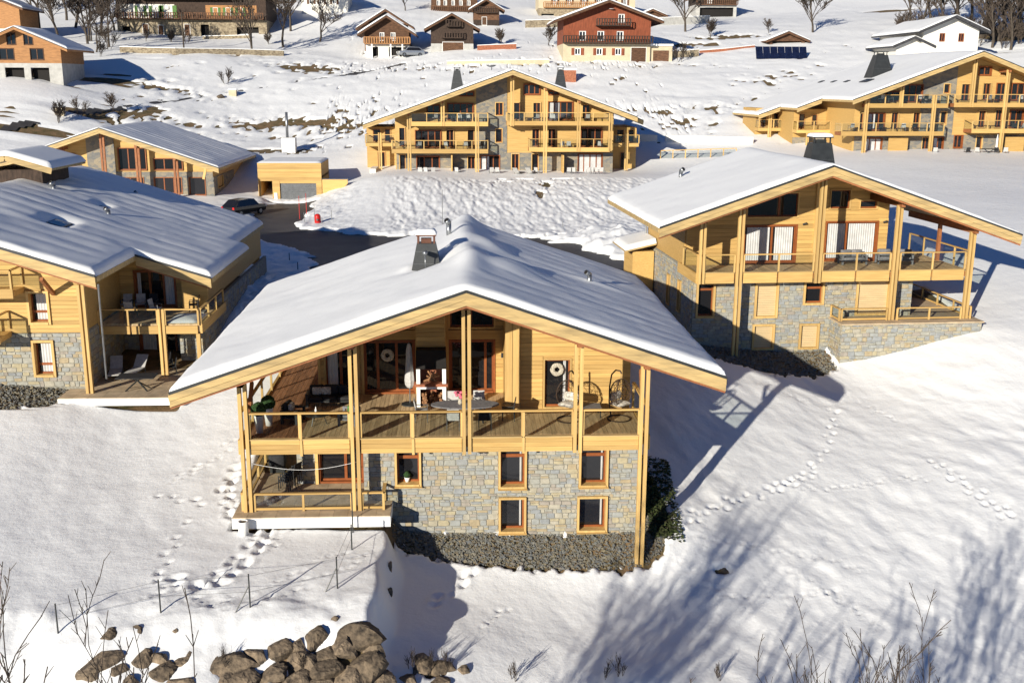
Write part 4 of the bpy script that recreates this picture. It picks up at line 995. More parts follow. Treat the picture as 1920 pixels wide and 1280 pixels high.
# ================================================================== left-hand chalet
H3 = thing('chalet', 'left-hand timber chalet with snowy stepped roof, skylights and two-storey terraces', 'chalet', (-18.7, 11.9, 1.43))
RX3, RZ3, S3 = -8.3, 6.75, .32
z3f = lambda x: RZ3-S3*abs(x-RX3)
def bump3(X, Y):
    b = np.zeros_like(X)
    for cx, cy, a, sx, sy in ((-3.3,7.0,-.34,.75,1.2),(-3.35,14.4,-.3,.5,.7)): b += a*np.exp(-(((X-cx)/sx)**4+((Y-cy)/sy)**4))
    return b+.08*np.exp(-(((X+6.5)/2)**2+((Y-10)/3)**2))
gable_roof(H3, [(-17.7,1.1,-1,5.4),(-17.7,5.05,5.4,16),(-17.7,4.2,16,26)], [(-17.7,1.1,-1,9),(-17.7,5.05,5.4,16),(-17.7,4.2,12,26)], RX3, RZ3, S3, .34, [(-17.7,1.1,-1),(1.12,5.05,5.4)], .25, .022, bump3, seed=31)
for cx, cy, hx, hy in ((-3.3,7.0,.45,.75),(-3.35,14.4,.32,.42)):
    k = S3; f_ = MB().hexa([(cx-hx,cy-hy,z3f(cx-hx)+.02),(cx+hx,cy-hy,z3f(cx+hx)+.02),(cx+hx,cy+hy,z3f(cx+hx)+.02),(cx-hx,cy+hy,z3f(cx-hx)+.02),(cx-hx,cy-hy,z3f(cx-hx)+.16),(cx+hx,cy-hy,z3f(cx+hx)+.16),(cx+hx,cy+hy,z3f(cx+hx)+.16),(cx-hx,cy+hy,z3f(cx-hx)+.16)]).build('skylight', 'metal_dark', H3)
    hx -= .07; hy -= .07; MB().hexa([(cx-hx,cy-hy,z3f(cx-hx)+.1),(cx+hx,cy-hy,z3f(cx+hx)+.1),(cx+hx,cy+hy,z3f(cx+hx)+.1),(cx-hx,cy+hy,z3f(cx-hx)+.1),(cx-hx,cy-hy,z3f(cx-hx)+.175),(cx+hx,cy-hy,z3f(cx+hx)+.175),(cx+hx,cy+hy,z3f(cx+hx)+.175),(cx-hx,cy+hy,z3f(cx-hx)+.175)]).build('pane', 'pane', f_)
vent_pipe(H3, -2.3, 12.2, z3f(-2.3)+.2, (-.15,-.15), .12, .35); vent_pipe(H3, -6.2, 14.5, z3f(-6.2)+.2, (-.15,-.15), .13, .4); vent_pipe(H3, -3.3, 21.4, z3f(-3.3)+.1, (-.1,-.1), .1, .2)
# raised lantern roof astride the ridge
ln = MB().box(-10.6,-7.0,15,19.5,6.2,7.55).build('roof_lantern', 'old_dark', H3)
MB().hexa([(-8.8,14.2,8.35),(-6.1,14.2,7.55),(-6.1,20.2,7.55),(-8.8,20.2,8.35),(-8.8,14.2,8.5),(-6.1,14.2,7.7),(-6.1,20.2,7.7),(-8.8,20.2,8.5)]).hexa([(-11.5,14.2,7.55),(-8.8,14.2,8.35),(-8.8,20.2,8.35),(-11.5,20.2,7.55),(-11.5,14.2,7.7),(-8.8,14.2,8.5),(-8.8,20.2,8.5),(-11.5,20.2,7.7)]).build('lantern_roof', 'wood_rake', ln)
xs = np.linspace(-11.55,-6.05,30); ys = np.linspace(14.12,20.28,30); X, Y = np.meshgrid(xs, ys); e_ = np.minimum.reduce([X+11.55,-6.05-X,Y-14.12,20.28-Y])
obj('lantern_snow', grid_mesh('lantern_snow', xs, ys, 8.52-.296*np.sqrt((X+8.8)**2+.05)+.3*np.sqrt(np.clip(1-(1-np.clip(e_/.35,0,1))**2,0,1)), 'snow_roof'), None, ln)
MB().bar((-8.8,14.15,8.3),(-6.1,14.15,7.5),.08,.3).build('rake_board','wood_rake',ln); MB().bar((-11.5,14.15,7.5),(-8.8,14.15,8.3),.08,.3).build('rake_board','wood_rake',ln)
top3 = lambda x: z3f(x)-.16
op3 = [(-2.95,-1.85,1.05,2.75),(-2.95,-1.85,-1.65,.25)]
wl = MB(); wall_boxes(wl, -9, -.35, .62, top3, .8, 1.0, op3, (RX3,)); wall_boxes(wl, 1.0, 7.0, .62, top3(-.3)-.02, -.5, -.35, [], along='y')
wo3 = [(.45,2.75,.56,2.7)]; wall_boxes(wl, -.35, 3.2, .62, top3, 7.0, 7.2, wo3); wall_boxes(wl, 6.3, 7.0, .62, top3(3.3), 3.2, 3.35, [], along='y'); wall_boxes(wl, 3.35, 4.6, .62, top3, 6.3, 6.5, []); wall_boxes(wl, 6.5, 25, .62, top3(4.1), 4.0, 4.15, [], along='y'); wall_boxes(wl, -9, 4, .0, top3, 25, 25.2, [], (RX3,))
W3 = wl.build('wall', 'wood_x', H3)
clad(W3, -9, -.36, .64, top3, .8, op3, 'wood_x', .2); clad(W3, -.34, 3.18, .64, top3, 7.0, wo3, 'wood_x', .22)
sw = MB(); wall_boxes(sw, -9, -.35, -2.8, .6, .8, 1.1, op3); wall_boxes(sw, 1.1, 7.0, -2.8, .6, -.6, -.35, [], along='y'); so3 = [(.5,2.6,-2.3,-.05)]
wall_boxes(sw, -.35, 4.2, -2.8, .3, 7.0, 7.3, so3); wall_boxes(sw, 5.6, 25, -2.8, .6, 4.3, 4.5, [], along='y'); wall_boxes(sw, 3.1, 4.3, -2.8, .2, 5.6, 5.8, [])
S3W = sw.build('stone_wall', 'mortar', H3)
masonry(S3W, -9, -.35, -2.2, .58, .8, op3, 23, hmin=.13, hmax=.32, wmin=.18, wmax=.6, limit=190); masonry(S3W, -.35, 4.2, -2.3, .3, 7.0, so3, 24, hmin=.13, hmax=.32, wmin=.18, wmax=.6, limit=60)
masonry(S3W, 3.1, 4.45, -2.3, .2, 5.6, [], 25, hmin=.13, hmax=.32, wmin=.18, wmax=.6, limit=30); masonry(S3W, 5.6, 22, -2.3, .55, 4.5, [], 26, along='y', sign=1, only_stuff=True, hmin=.2, hmax=.42); masonry(S3W, 1.1, 7, -2.4, .5, -.35, [], 27, along='y', sign=1, only_stuff=True, hmin=.2, hmax=.42)
for i, o in enumerate(op3): window(H3, *o, .78, sur=.12, proud=.1, depth=.3, trans=o[2]+.55, curtain=[(o[0]+.35, o[1]-.25)])
window(H3, .45, 2.75, .56, 2.7, 6.97, [1.3, 2.05], sur=.09, name='glass_door', trim='sash', curtain=[(.6,.8),(2.1,2.62)]); window(H3, .5, 2.6, -2.3, -.05, 6.97, [1.5], sur=.09, name='glass_door', trim='sash', curtain=[(.65,1.4)])
post_pair(H3, 0.0, -2.3, 3.2, block=(3.72, .36, .75)); post_pair(H3, 2.9, -2.3, 1.32, 3.05); MB().box(4.62,4.82,3.1,3.3,-2.5,0).build('post','wood_z',H3)
MB().tube((.45,1.2,3.0),(.45,1.2,-1.9),.05,.05,8).build('downpipe','zinc',H3)
D3 = MB().box(-.34,4.85,3.12,6.98,.08,.5).box(3.36,4.85,6.99,9,.08,.5).build('deck','deck',H3)
x = -.3
while x < 4.8: board('plank','deck',D3,x,x+.235,3.14,6.95,.502,.53); x += .243
for a, b in ((-.3,1.25),(1.35,2.7),(3.1,4.75)): MB().box(a,b,3.0,3.11,0,.42).build('deck_fascia','wood_x',H3)
MB().box(4.86,4.97,3.1,9,0,.5).build('deck_fascia','wood_y',H3)
railing(H3,(-.3,3.04),(2.7,3.04),1.33,.45,2); railing(H3,(3.1,3.04),(4.8,3.04),1.33,.45,1); railing(H3,(4.9,3.15),(4.9,8.6),1.33,.45,3,mt='wood_y')
n_=16; xs=np.linspace(3.1,4.7,14); ys=np.linspace(3.2,5.4,14); X,Y=np.meshgrid(xs,ys); e_=np.minimum.reduce([X-3.1,4.7-X,Y-3.2,5.4-Y]); tag(obj('snow_patch',grid_mesh('snow_patch',xs+H3.location.x,ys+H3.location.y,1.43+.53+.2*np.sqrt(np.clip(e_/.8,0,1)),'snow_roof'),None),'patch of snow lying on the deck of the left-hand chalet','snow')
T3 = MB().box(-1.3,4.4,-.9,6.95,-2.7,-2.34).build('terrace_slab','white',H3)
for i in range(8):
    for j in range(11): board('paving_slab','paving',T3,-1.28+i*.708,-1.28+(i+1)*.708-.01,-.88+j*.709,-.88+(j+1)*.709-.01,-2.339,-2.30)
# upper-left balconies of the same house
for zz, xr in ((2.7,-3.0),(.45,-3.85)):
    MB().box(-9,xr,-.6,.78,zz,zz+.28).build('balcony','wood_x',H3); MB().box(-9,xr+.02,-.68,-.605,zz-.05,zz+.42).build('balcony_fascia','wood_x',H3)
    railing(H3,(-8.9,-.62),(xr-.05,-.62),zz+1.35,zz+.42,4); railing(H3,(xr-.05,-.55),(xr-.05,.7),zz+1.35,zz+.42,1,mt='wood_y')
MB().bar((-1.6,-.6,3.6),(-1.6,.75,2.6),.16,.18).build('brace','wood_red',H3)
for i,(a,b,rz) in enumerate(((.35,3.0,12),(1.35,3.25,-6))): lounger('%s grey sun lounger on the lower terrace of the left-hand chalet' % ('left','right')[i],(-18.7+a,11.9+b,-.87),R(rz),'sun loungers of the left-hand chalet')
t = thing('patio_table','dark square patio table with crossed legs near the terrace edge','table',(-16.5,12.4,-.87)); MB().box(-.95,.95,-.5,.5,.70,.74).build('table_top','fabric_black',t)
for s_ in (-1,1): MB().bar((s_*.55,-.3,0),(-s_*.25,.2,.7),.06,.06).build('leg','metal_dark',t); MB().bar((s_*.55,.3,0),(-s_*.25,-.2,.7),.06,.06).build('leg','metal_dark',t)
for i,(a,b,rz,lg) in enumerate(((.2,6.2,0,True),(.95,6.25,10,True),(1.6,6.2,0,False),(2.1,5.0,80,True),(.9,4.6,170,True),(3.9,6.8,-60,True),(3.9,5.9,-80,False))): chair('%s chair from the left on the upper deck of the left-hand chalet' % nth(i),(-18.7+a,11.9+b,1.43+.53),R(rz),lg,'deck chairs of the left-hand chalet')
chair('dark chair by the glass door on the lower terrace of the left-hand chalet',(-16.0,16.2,-.87),R(20),False)
chair('dark chair beside the post on the lower terrace of the left-hand chalet',(-15.6,15.3,-.87),R(-70),False)

# ================================================================== the two large chalets
def stonework():
    mt = bpy.data.materials.new('stonework'); mt.use_nodes = True; n = mt.node_tree.nodes; l = mt.node_tree.links; b = n['Principled BSDF']
    b.inputs['Roughness'].default_value = .9; b.inputs['Specular IOR Level'].default_value = .2
    geo = n.new('ShaderNodeNewGeometry'); mp = n.new('ShaderNodeMapping'); mp.inputs['Scale'].default_value = (2.2, 2.2, 3.6); l.new(geo.outputs['Position'], mp.inputs[0])
    v = n.new('ShaderNodeTexVoronoi'); v.inputs['Scale'].default_value = 1; l.new(mp.outputs[0], v.inputs['Vector'])
    v2 = n.new('ShaderNodeTexVoronoi'); v2.feature = 'DISTANCE_TO_EDGE'; l.new(mp.outputs[0], v2.inputs['Vector'])
    sp = n.new('ShaderNodeSeparateColor'); l.new(v.outputs['Color'], sp.inputs[0])
    rp = n.new('ShaderNodeValToRGB'); rp.color_ramp.elements[0].color = (.17, .175, .175, 1); rp.color_ramp.elements[1].color = (.33, .28, .20, 1); l.new(sp.outputs[0], rp.inputs[0])
    mr = n.new('ShaderNodeMapRange'); mr.inputs[2].default_value = .08; mr.inputs[3].default_value = .45; l.new(v2.outputs['Distance'], mr.inputs[0])
    mx = n.new('ShaderNodeMix'); mx.data_type = 'RGBA'; mx.blend_type = 'MULTIPLY'; mx.inputs[0].default_value = .7
    l.new(rp.outputs[0], mx.inputs[6]); l.new(mr.outputs[0], mx.inputs[7])
    mr.inputs[3].default_value = .55; mr.inputs[4].default_value = 1.0; l.new(mx.outputs[2], b.inputs['Base Color'])
    bp = n.new('ShaderNodeBump'); bp.inputs['Strength'].default_value = .8; bp.inputs['Distance'].default_value = .06; l.new(v2.outputs['Distance'], bp.inputs['Height']); l.new(bp.outputs[0], b.inputs['Normal'])
    M['stonework'] = mt
stonework()
def big(H, rx, rz, s, slabs, srects, rakes, posts, decks, wins, stones, x0, x1, back, wy=2.0, seed=1, extra=None, T=.3):
    zf = lambda x: rz-s*abs(x-rx); tp = lambda x: zf(x)-.17
    gable_roof(H, slabs, srects, rx, rz, s, T, rakes, .55, 0, None, rh=.5, seed=seed, detail=False)
    op = [w_[:4] for w_ in wins]
    wl = MB(); wall_boxes(wl, x0, x1, -.4, tp, wy, wy+.2, op, (rx,)); wall_boxes(wl, wy+.2, back, -.4, tp(x0)-.02, x0, x0+.2, [], along='y'); wall_boxes(wl, wy+.2, back, -.4, tp(x1)-.02, x1-.2, x1, [], along='y'); wall_boxes(wl, x0, x1, -.4, tp, back, back+.2, [], (rx,))
    W = wl.build('wall', 'wood_x', H)
    for q in stones:
        mb = MB(); wall_boxes(mb, q[0], q[1], q[2], (lambda x: min(q[3], tp(x))), wy-.07, wy-.004, op, (rx,)); mb.build('stone_wall', 'stonework', H)
    for i, w_ in enumerate(wins):
        n = int((w_[1]-w_[0])/.95); mu = [w_[0]+(w_[1]-w_[0])*(k+1)/(n+1) for k in range(n)]
        cur = [(w_[0]+.2, w_[0]+.2+(w_[1]-w_[0]-.4)*.45)] if len(w_) > 4 and w_[4] == 'c' else ([(w_[0]+.18, w_[1]-.18)] if len(w_) > 4 else None)
        window(H, *w_[:4], wy-.075, mu, sur=.09, proud=.06, depth=.24, curtain=cur, name='glass_door' if w_[3]-w_[2] > 1.9 else 'window', trim='sash' if w_[1]-w_[0] > 1.2 else 'wood_z')
    for x, a, b in posts: post_pair(H, x, a, b if b else zf(x)-.5, y=-.02, w=.17, gap=.1, d=.22, block=(zf(x)-.45, .35, 1.9) if not b else None)
    for a, b, z, n in decks:
        MB().box(a, b, .02, wy-.08, z+.02, z+.42).build('balcony', 'wood_red', H); MB().box(a-.03, b+.03, -.08, .015, z, z+.5).build('balcony_fascia', 'wood_x', H)
        railing(H, (a, -.03), (b, -.03), z+1.5, z+.5, n, thick=.1)
        railing(H, (a, .05), (a, wy-.1), z+1.5, z+.5, 1, thick=.1, mt='wood_y'); railing(H, (b, .05), (b, wy-.1), z+1.5, z+.5, 1, thick=.1, mt='wood_y')
    return W
W4 = [(-9.9,-8.3,6.3,7.9),(-7.5,-4.4,6.1,8.1),(-1.9,-.9,6.6,8.2),(.2,1.1,6.1,8.2),(2.5,3.5,6.1,8.2),(4.3,7.3,6.1,8.3,'c'),(8.3,9.3,6.2,8.0),(1.4,3.4,9.0,10.3),(-6.1,-4.3,8.8,9.4),(4.3,5.6,9.0,9.5),
  (-13.2,-12.4,3.0,5.3),(-11.3,-8.2,2.9,5.0),(-7.7,-6.7,2.9,5.1),(-5.2,-4.3,2.9,5.1),(-1.9,-1.0,3.5,5.2),(2.4,3.4,3.0,5.2),(4.3,5.3,3.0,5.2),(8.2,10.8,3.0,5.3),
  (-13.2,-12.4,-.05,2.2),(-11.2,-8.4,-.05,2.0),(-5.2,-4.2,-.05,2.0),(-3.7,-1.3,-.05,2.1,'c'),(0,1.0,.1,2.3),(2.4,3.3,-.05,2.3),(7.9,10.9,-.05,2.3,'f')]
H4 = thing('large_chalet', 'large three-storey chalet with rows of balconies in the centre background', 'chalet', (6, 85, 3.88))
big(H4, 0, 11.75, .36, [(-14.3,14.4,-1.2,3.0),(-17.4,15.8,3.0,17)], [(-14.3,14.4,-1.2,6),(-17.4,15.8,3.0,17)], [(-14.3,14.4,-1.2),(-17.4,-14.32,3.0),(14.42,15.8,3.0)],
    [(-11.9,-.1,0),(-8.0,5.5,0),(-4.05,-.1,6.9),(0,5.5,0),(3.85,-.05,0),(7.75,2.7,0),(11.45,2.7,7.0)],
    [(-11.6,-2.8,5.5,5),(-.6,11.4,5.6,6),(-13.9,-2.8,2.4,6),(2.0,11.4,2.6,5)], W4, [(-13.5,12.1,-.4,2.35),(-4.1,-.5,2.36,12)], -13.6, 12.1, 16, seed=41)
chimney(H4, -6.3, 7, 9.2, 11.8, .85, .38, snow=.12); chimney(H4, 6.2, 7, 9.2, 11.8, .8, .36, snow=.12)
for a, b, s_ in ((-17.2,-13.7,-1),(12.2,15.4,1)):          # set-back end wings
    MB().box(a if s_ < 0 else a, b, 5.2, 14, -.4, 5.2).build('end_wing', 'wood_x', H4)
    MB().box(a, b, 3.3, 5.15, 3.0, 3.4).build('balcony', 'wood_x', H4); railing(H4, (a, 3.3), (b, 3.3), 4.4, 3.4, 2, thick=.1)
    xe = a if s_ < 0 else b; railing(H4, (xe, 3.4), (xe, 9), 4.4, 3.4, 3, thick=.1, mt='wood_y')
    post_pair(H4, a+1.7, .2, 4.6, y=3.25, w=.16); window(H4, a+.7, a+1.7, 3.4, 5.0, 5.15, depth=.05); window(H4, a+2.1, a+2.9, 3.4, 5.0, 5.15, depth=.05); window(H4, a+1.2, a+2.2, .1, 2.3, 5.15, depth=.05)
MB().box(-14.2, 12.6, -1.6, 1.9, -.6, -.06).build('terrace_slab', 'paving', H4)
for x in (-7.0, 6.0): MB().box(x-.08, x+.08, -.2, 1.9, -.05, 2.2).build('screen', 'wood_y', H4)
MB().box(-16.6, -15.9, 1, 6, -.9, .55).build('retaining_wall', 'plaster', H4)
for zz, xsn, nm in ((-.05, (-10.6,-9.9,-9.2,-2.4,-1.7,2.9,8.9,9.4,9.9,10.4,-6.3,6.6,7.3), 'ground-floor terrace'), (2.85, (-10.8,-9.0,-7.6,-5.4,-3.6,5.9,6.7,9.8,10.4), 'first-floor balconies'), (6.0, (-8.9,-6.7,-5.9,-4.9,1.2,2.9,4.9,6.6,8.8), 'top-floor balconies')):
    xsn = sorted(xsn)
    for i, x in enumerate(xsn): chair('%s chair from the left on the %s of the centre background chalet' % (nth(i), nm), (6+x, 85+(-.75 if zz < 0 else .7), 3.88+zz), R(180+rnd.uniform(-40, 40)), i % 3 != 1 or zz < 0, 'chairs of the centre background chalet')
lounger('left sun lounger on the terrace of the centre background chalet', (6.7, 84.0, 3.84), R(150), 'loungers of the centre background chalet'); lounger('right sun lounger on the terrace of the centre background chalet', (8.2, 84.0, 3.84), R(150), 'loungers of the centre background chalet')

H5 = thing('large_chalet', 'large three-storey chalet with stepped snowy roof at the right edge', 'chalet', (60.95, 85, 6.2), R(3))
W5 = [(-12.4,-8.7,6.1,7.3),(-8.4,-6.0,6.0,8.1),(-3.5,-2.6,7.0,8.2),(-1.3,-.1,6.1,8.2),(1.4,2.5,6.2,8.3),(3.1,4.6,6.2,8.3),(5.0,6.8,6.2,8.3),(.7,2.3,9.1,10.2),(3.3,4.4,9.1,9.5),(-13.6,-13.0,2.7,4.8),(-12.6,-10.4,2.7,4.8,'c'),(-9.7,-8.7,2.8,4.9),(-7.0,-6.0,2.8,4.9),(-3.6,-2.7,3.3,5.0),(1.2,2.2,3.0,5.1),(3.3,4.3,3.0,5.2),(5.2,7.0,3.0,5.2),
   (-12.8,-10.5,-.05,1.9,'f'),(-5.6,-4.5,-.05,2.0),(-4.2,-2.8,-.05,2.0,'c'),(-1.6,-.4,.6,2.2),(1.2,2.1,.5,2.1)]
big(H5, -.7, 11.75, .36, [(-15.9,15,-1.2,8),(-19,15,8,14),(-21.8,15,14,25)], [(-15.9,15,-1.2,11),(-19,15,8,17),(-21.8,15,14,25)], [(-15.9,15,-1.2),(-19,-15.92,8),(-21.8,-19.02,14)],
    [(-13.65,-.1,0),(-9.55,5.5,0),(-5.45,-.05,6.9),(-.9,5.5,0),(3.3,-.05,0),(7.6,-.05,0)], [(-13.4,-3.8,5.4,5),(-3.0,9,5.5,6),(-16.5,-4.0,2.2,6),(-.5,9,2.5,5)], W5, [(-14,10,-.4,2.2),(-6.1,-1.9,2.21,12)], -14.2, 12, 24, seed=51)
chimney(H5, -8.2, 9.5, 8.6, 11.6, 1.5, .7, snow=0)
for cx, cy, hx, hy in ((-10.7,7.3,.5,1.1),(-11,21,.3,.5),(-11,16.8,.3,.5),(-10.9,12.8,.3,.5)):
    zz = 11.75-.36*abs(cx+.7)+.3; MB().hexa([(cx-hx,cy-hy,zz-.36*hx-.25),(cx+hx,cy-hy,zz+.36*hx-.25),(cx+hx,cy+hy,zz+.36*hx-.25),(cx-hx,cy+hy,zz-.36*hx-.25),(cx-hx,cy-hy,zz-.36*hx+.1),(cx+hx,cy-hy,zz+.36*hx+.1),(cx+hx,cy+hy,zz+.36*hx+.1),(cx-hx,cy+hy,zz-.36*hx+.1)]).build('skylight', 'metal_dark', H5)
for a, b, y, n in ((-18.4,-14.2,9,2),(-21.3,-15.5,15,3)):
    MB().box(a, b, y+1.6, y+7, -.6, 5.0).build('side_wing', 'wood_x', H5); MB().box(a-.1, b, y, y+1.55, 2.1, 2.5).build('balcony', 'wood_x', H5); railing(H5, (a-.05, y), (b, y), 3.6, 2.5, n, thick=.1); railing(H5, (a-.05, y+.1), (a-.05, y+1.5), 3.6, 2.5, 1, thick=.1, mt='wood_y')
    post_pair(H5, a+1.4, -.6, 5.0 if n == 3 else 2.1, y=y+.05, w=.17)
    window(H5, a+.6, a+1.5, 2.5, 4.5, y+1.56, depth=.06); window(H5, a+2.3, a+3.1, 2.9 if n == 2 else 2.5, 4.4, y+1.56, depth=.06)
    MB().box(a, b, y+1.5, y+1.59, -.6, 1.5).build('stone_wall', 'stonework', H5)
for x in (-9.0, 5.6): MB().box(x-1.2, x+1.2, .9, 1.0, -.05, 2.0).build('screen', 'wood_x', H5)
MB().box(-15, 12, -1.8, 1.9, -.7, -.05).build('terrace_slab', 'paving', H5)
c3, s3 = math.cos(R(3)), math.sin(R(3))
def l5(x, y): return 60.95+x*c3-y*s3, 85+x*s3+y*c3
for zz, xsn, nm in ((-.04, (-5.2,-1.2,0.1,2.5,3.6), 'terrace'), (2.7, (-15,-11.4,-8.6,-7.4,-5.6,5.2,6.2), 'first-floor balconies'), (6.0, (-11.6,-10.4,-7.0,-6.2,1.6,2.4,5.6,6.4), 'top-floor balconies')):
    for i, x in enumerate(xsn): chair('%s chair from the left on the %s of the chalet at the right edge' % (nth(i), nm), (*l5(x, -.7 if zz < 0 else .8), 6.2+zz), R(180+rnd.uniform(-40, 40)), i % 2 == 0, 'chairs of the chalet at the right edge')
t = thing('patio_table', 'dark table on the terrace of the chalet at the right edge', 'table', (*l5(1.6, -.6), 6.16)); MB().box(-1,1,-.45,.45,.7,.75).build('table_top', 'fabric_black', t); MB().bar((-.6,0,0),(.6,0,.7),.07,.07).build('leg', 'metal_dark', t); MB().bar((.6,0,0),(-.6,0,.7),.07,.07).build('leg', 'metal_dark', t)
t = thing('parasol', 'closed white parasol on the terrace of the chalet at the right edge', 'parasol', (*l5(3.0, .3), 6.16)); MB().lathe((0,0,0), [(.3,0),(.3,.06),(.04,.1)], 12).build('base', 'metal_dark', t); MB().lathe((0,0,.5), [(.08,0),(.14,.3),(.1,1.4),(.03,1.9)], 10).build('canopy', 'white', t, True)

# ================================================================== club house with pool and the garage
H6 = thing('club_house', 'low wide-gabled pool house with red posts and glazed front', 'building', (-37.8, 75, 2.4))
zf6 = lambda x: 7.1-.34*abs(x-.4)
gable_roof(H6, [(-13,12.4,-1,20)], [(-13,12.4,-1,20)], .4, 7.1, .34, .2, [(-13,12.4,-1)], .28, .05, None, rh=.5, seed=61, detail=False)
o6 = [(1.3,4.3,2.6,5.0),(5.0,8.1,2.6,3.9),(4.9,7.9,.1,1.9),(8.6,10.4,-.1,1.9),(-4.1,-3.1,3.0,4.4),(1.6,3.9,.1,1.9)]
wl = MB(); wall_boxes(wl, -11, 11.2, -.5, lambda x: zf6(x)-.17, 1.5, 1.7, o6, (.4,)); wall_boxes(wl, 1.7, 19, -.5, zf6(11.1)-.2, 11.0, 11.2, [], along='y'); wall_boxes(wl, -11, 11.2, -.5, lambda x: zf6(x)-.17, 19, 19.2, [], (.4,))
wl.build('wall', 'wood_x', H6)
mb = MB(); wall_boxes(mb, -1.9, 1.0, -.5, lambda x: zf6(x)-.2, 1.42, 1.49, o6, (.4,)); wall_boxes(mb, 1.01, 11.2, -.5, 2.45, 1.42, 1.49, o6); wall_boxes(mb, 1.42, 12, -.5, 1.9, 11.21, 11.28, [(3.2,6.0,.5,1.8)], along='y'); mb.build('stone_wall', 'stonework', H6)
for o in o6: window(H6, *o, 1.41, [o[0]+(o[1]-o[0])*.36, o[0]+(o[1]-o[0])*.7] if o[1]-o[0] > 2 else [], depth=.2, trim='wood_red')
window(H6, 3.2, 6.0, .5, 1.8, 11.29, [4.1, 5.0], depth=-.0+.16, along='y', sign=-1)
for x, zb in ((-3.9,2.2),(.3,-.3),(3.85,-.3),(7.75,-.3)): post_pair(H6, x, zb, zf6(x)-.55, y=-.1, w=.2, gap=.1, mt='wood_red', block=(zf6(x)-.5, .3, 1.4))
MB().bar((10.5, .1, 1.8), (10.8, .1, 2.9), .2, .25).build('brace', 'wood_z', H6)
H7 = thing('garage', 'yellow timber-clad garage with grey sectional door and side passage', 'garage', (-18.1, 79, 1.35))
gm = MB(); wall_boxes(gm, -4.2, 2.75, -.2, 4.25, 0, .3, [(-4.15,-2.65,-.3,2.3),(-1.85,2.15,-.3,2.05)]); gm.box(-4.2, -3.95, .3, 7, -.2, 4.2).box(-2.6,-2.35,.3,7,-.2,2.4).box(2.5,2.75,.3,7,-.2,4.2).box(-4.2,2.75,6.8,7,-.2,4.2).box(-4.2,2.75,.3,7,2.6,2.8)
G7 = gm.build('wall', 'wood_x', H7)
for i in range(9):
    z = 2.3+i*.215; board('board', 'wood_x', G7, -4.2, 2.75, -.04, -.002, z+.005, z+.2)
for i in range(11): z = -.05+i*.213; board('board', 'wood_x', G7, -2.65, -1.85, -.04, -.002, z+.005, z+.2); board('board', 'wood_x', G7, 2.15, 2.75, -.04, -.002, z+.005, z+.2)
dr = MB(); 
for i in range(9): dr.box(-1.85, 2.15, .12, .17, -.1+i*.24, .13+i*.24)
dr.build('sectional_door', 'metal_grey', H7)
xs = np.linspace(-4.25,2.8,24); ys = np.linspace(-.06,7.05,24); X, Y = np.meshgrid(xs, ys); obj('snow_cover', grid_mesh('snow_cover', xs, ys, 4.26+.16*np.sqrt(np.clip(np.minimum.reduce([X+4.25,2.8-X,Y+.06,7.05-Y])/.3,0,1)), 'snow_roof'), None, H7)
MB().prism([(2.76,0.05,2.45),(2.76,.05,-.2),(3.3,.05,-.2),(5.6,.05,2.0),(5.6,.05,2.45)], (0,.25,0)).build('wing_wall', 'wood_x', H7); MB().box(2.76,5.7,.02,.36,2.452,2.52).build('wing_cap', 'metal_grey', H7)
MB().box(-2.5,-2.15,-.12,-.045,.1,1.0).build('control_box', 'white', H7)
p_ = ground_px(543, 285)
t = thing('flue_stack', 'white block with a tall steel flue standing in the snow behind the garage', 'flue', (p_[0], p_[1], p_[2]-.2)); MB().box(-.85,.85,-.8,.8,0,2.0).build('block', 'white', t); MB().tube((-.2,0,2.0),(-.2,0,5.2),.17,.17,12).build('flue_pipe', 'zinc', t, True)
# white retaining walls between the big chalets
for (a, b, zt_, lb) in (((1100,262),(1232,268),2.2,'white retaining wall beside the centre background chalet'), ((1248,268),(1412,272),2.6,'long white retaining wall left of the chalet at the right edge')):
    P, Q = ground_px(*a), ground_px(*b); m_ = MB(); m_.prism([(P[0],P[1],P[2]-.6),(Q[0],Q[1],Q[2]-.6),(Q[0],Q[1],Q[2]+1.0),(P[0],P[1],P[2]+1.0)], (0,.35,0)); tag(m_.build('retaining_wall', 'plaster'), lb, 'wall')
P, Q = ground_px(1238, 300), ground_px(1380, 296)
t = thing('timber_fence', 'low timber rail fence with glass panels above the snowbank', 'fence', (P[0], P[1], P[2])); n = 6
dx, dy, dz = (Q[0]-P[0]), (Q[1]-P[1]), (Q[2]-P[2])
MB().bar((0,0,1.15),(dx,dy,dz+1.15),.12,.1).build('handrail','wood_x',t)
for i in range(n+1): f_ = i/n; MB().box(dx*f_-.06,dx*f_+.06,dy*f_-.06,dy*f_+.06,dz*f_-.3,dz*f_+1.1).build('rail_post','wood_z',t)
for i in range(n): MB().bar((dx*i/n+.1,dy*i/n,dz*i/n+.6),(dx*(i+1)/n-.1,dy*(i+1)/n,dz*(i+1)/n+.6),.02,.8).build('glass_panel','rail_glass',t)

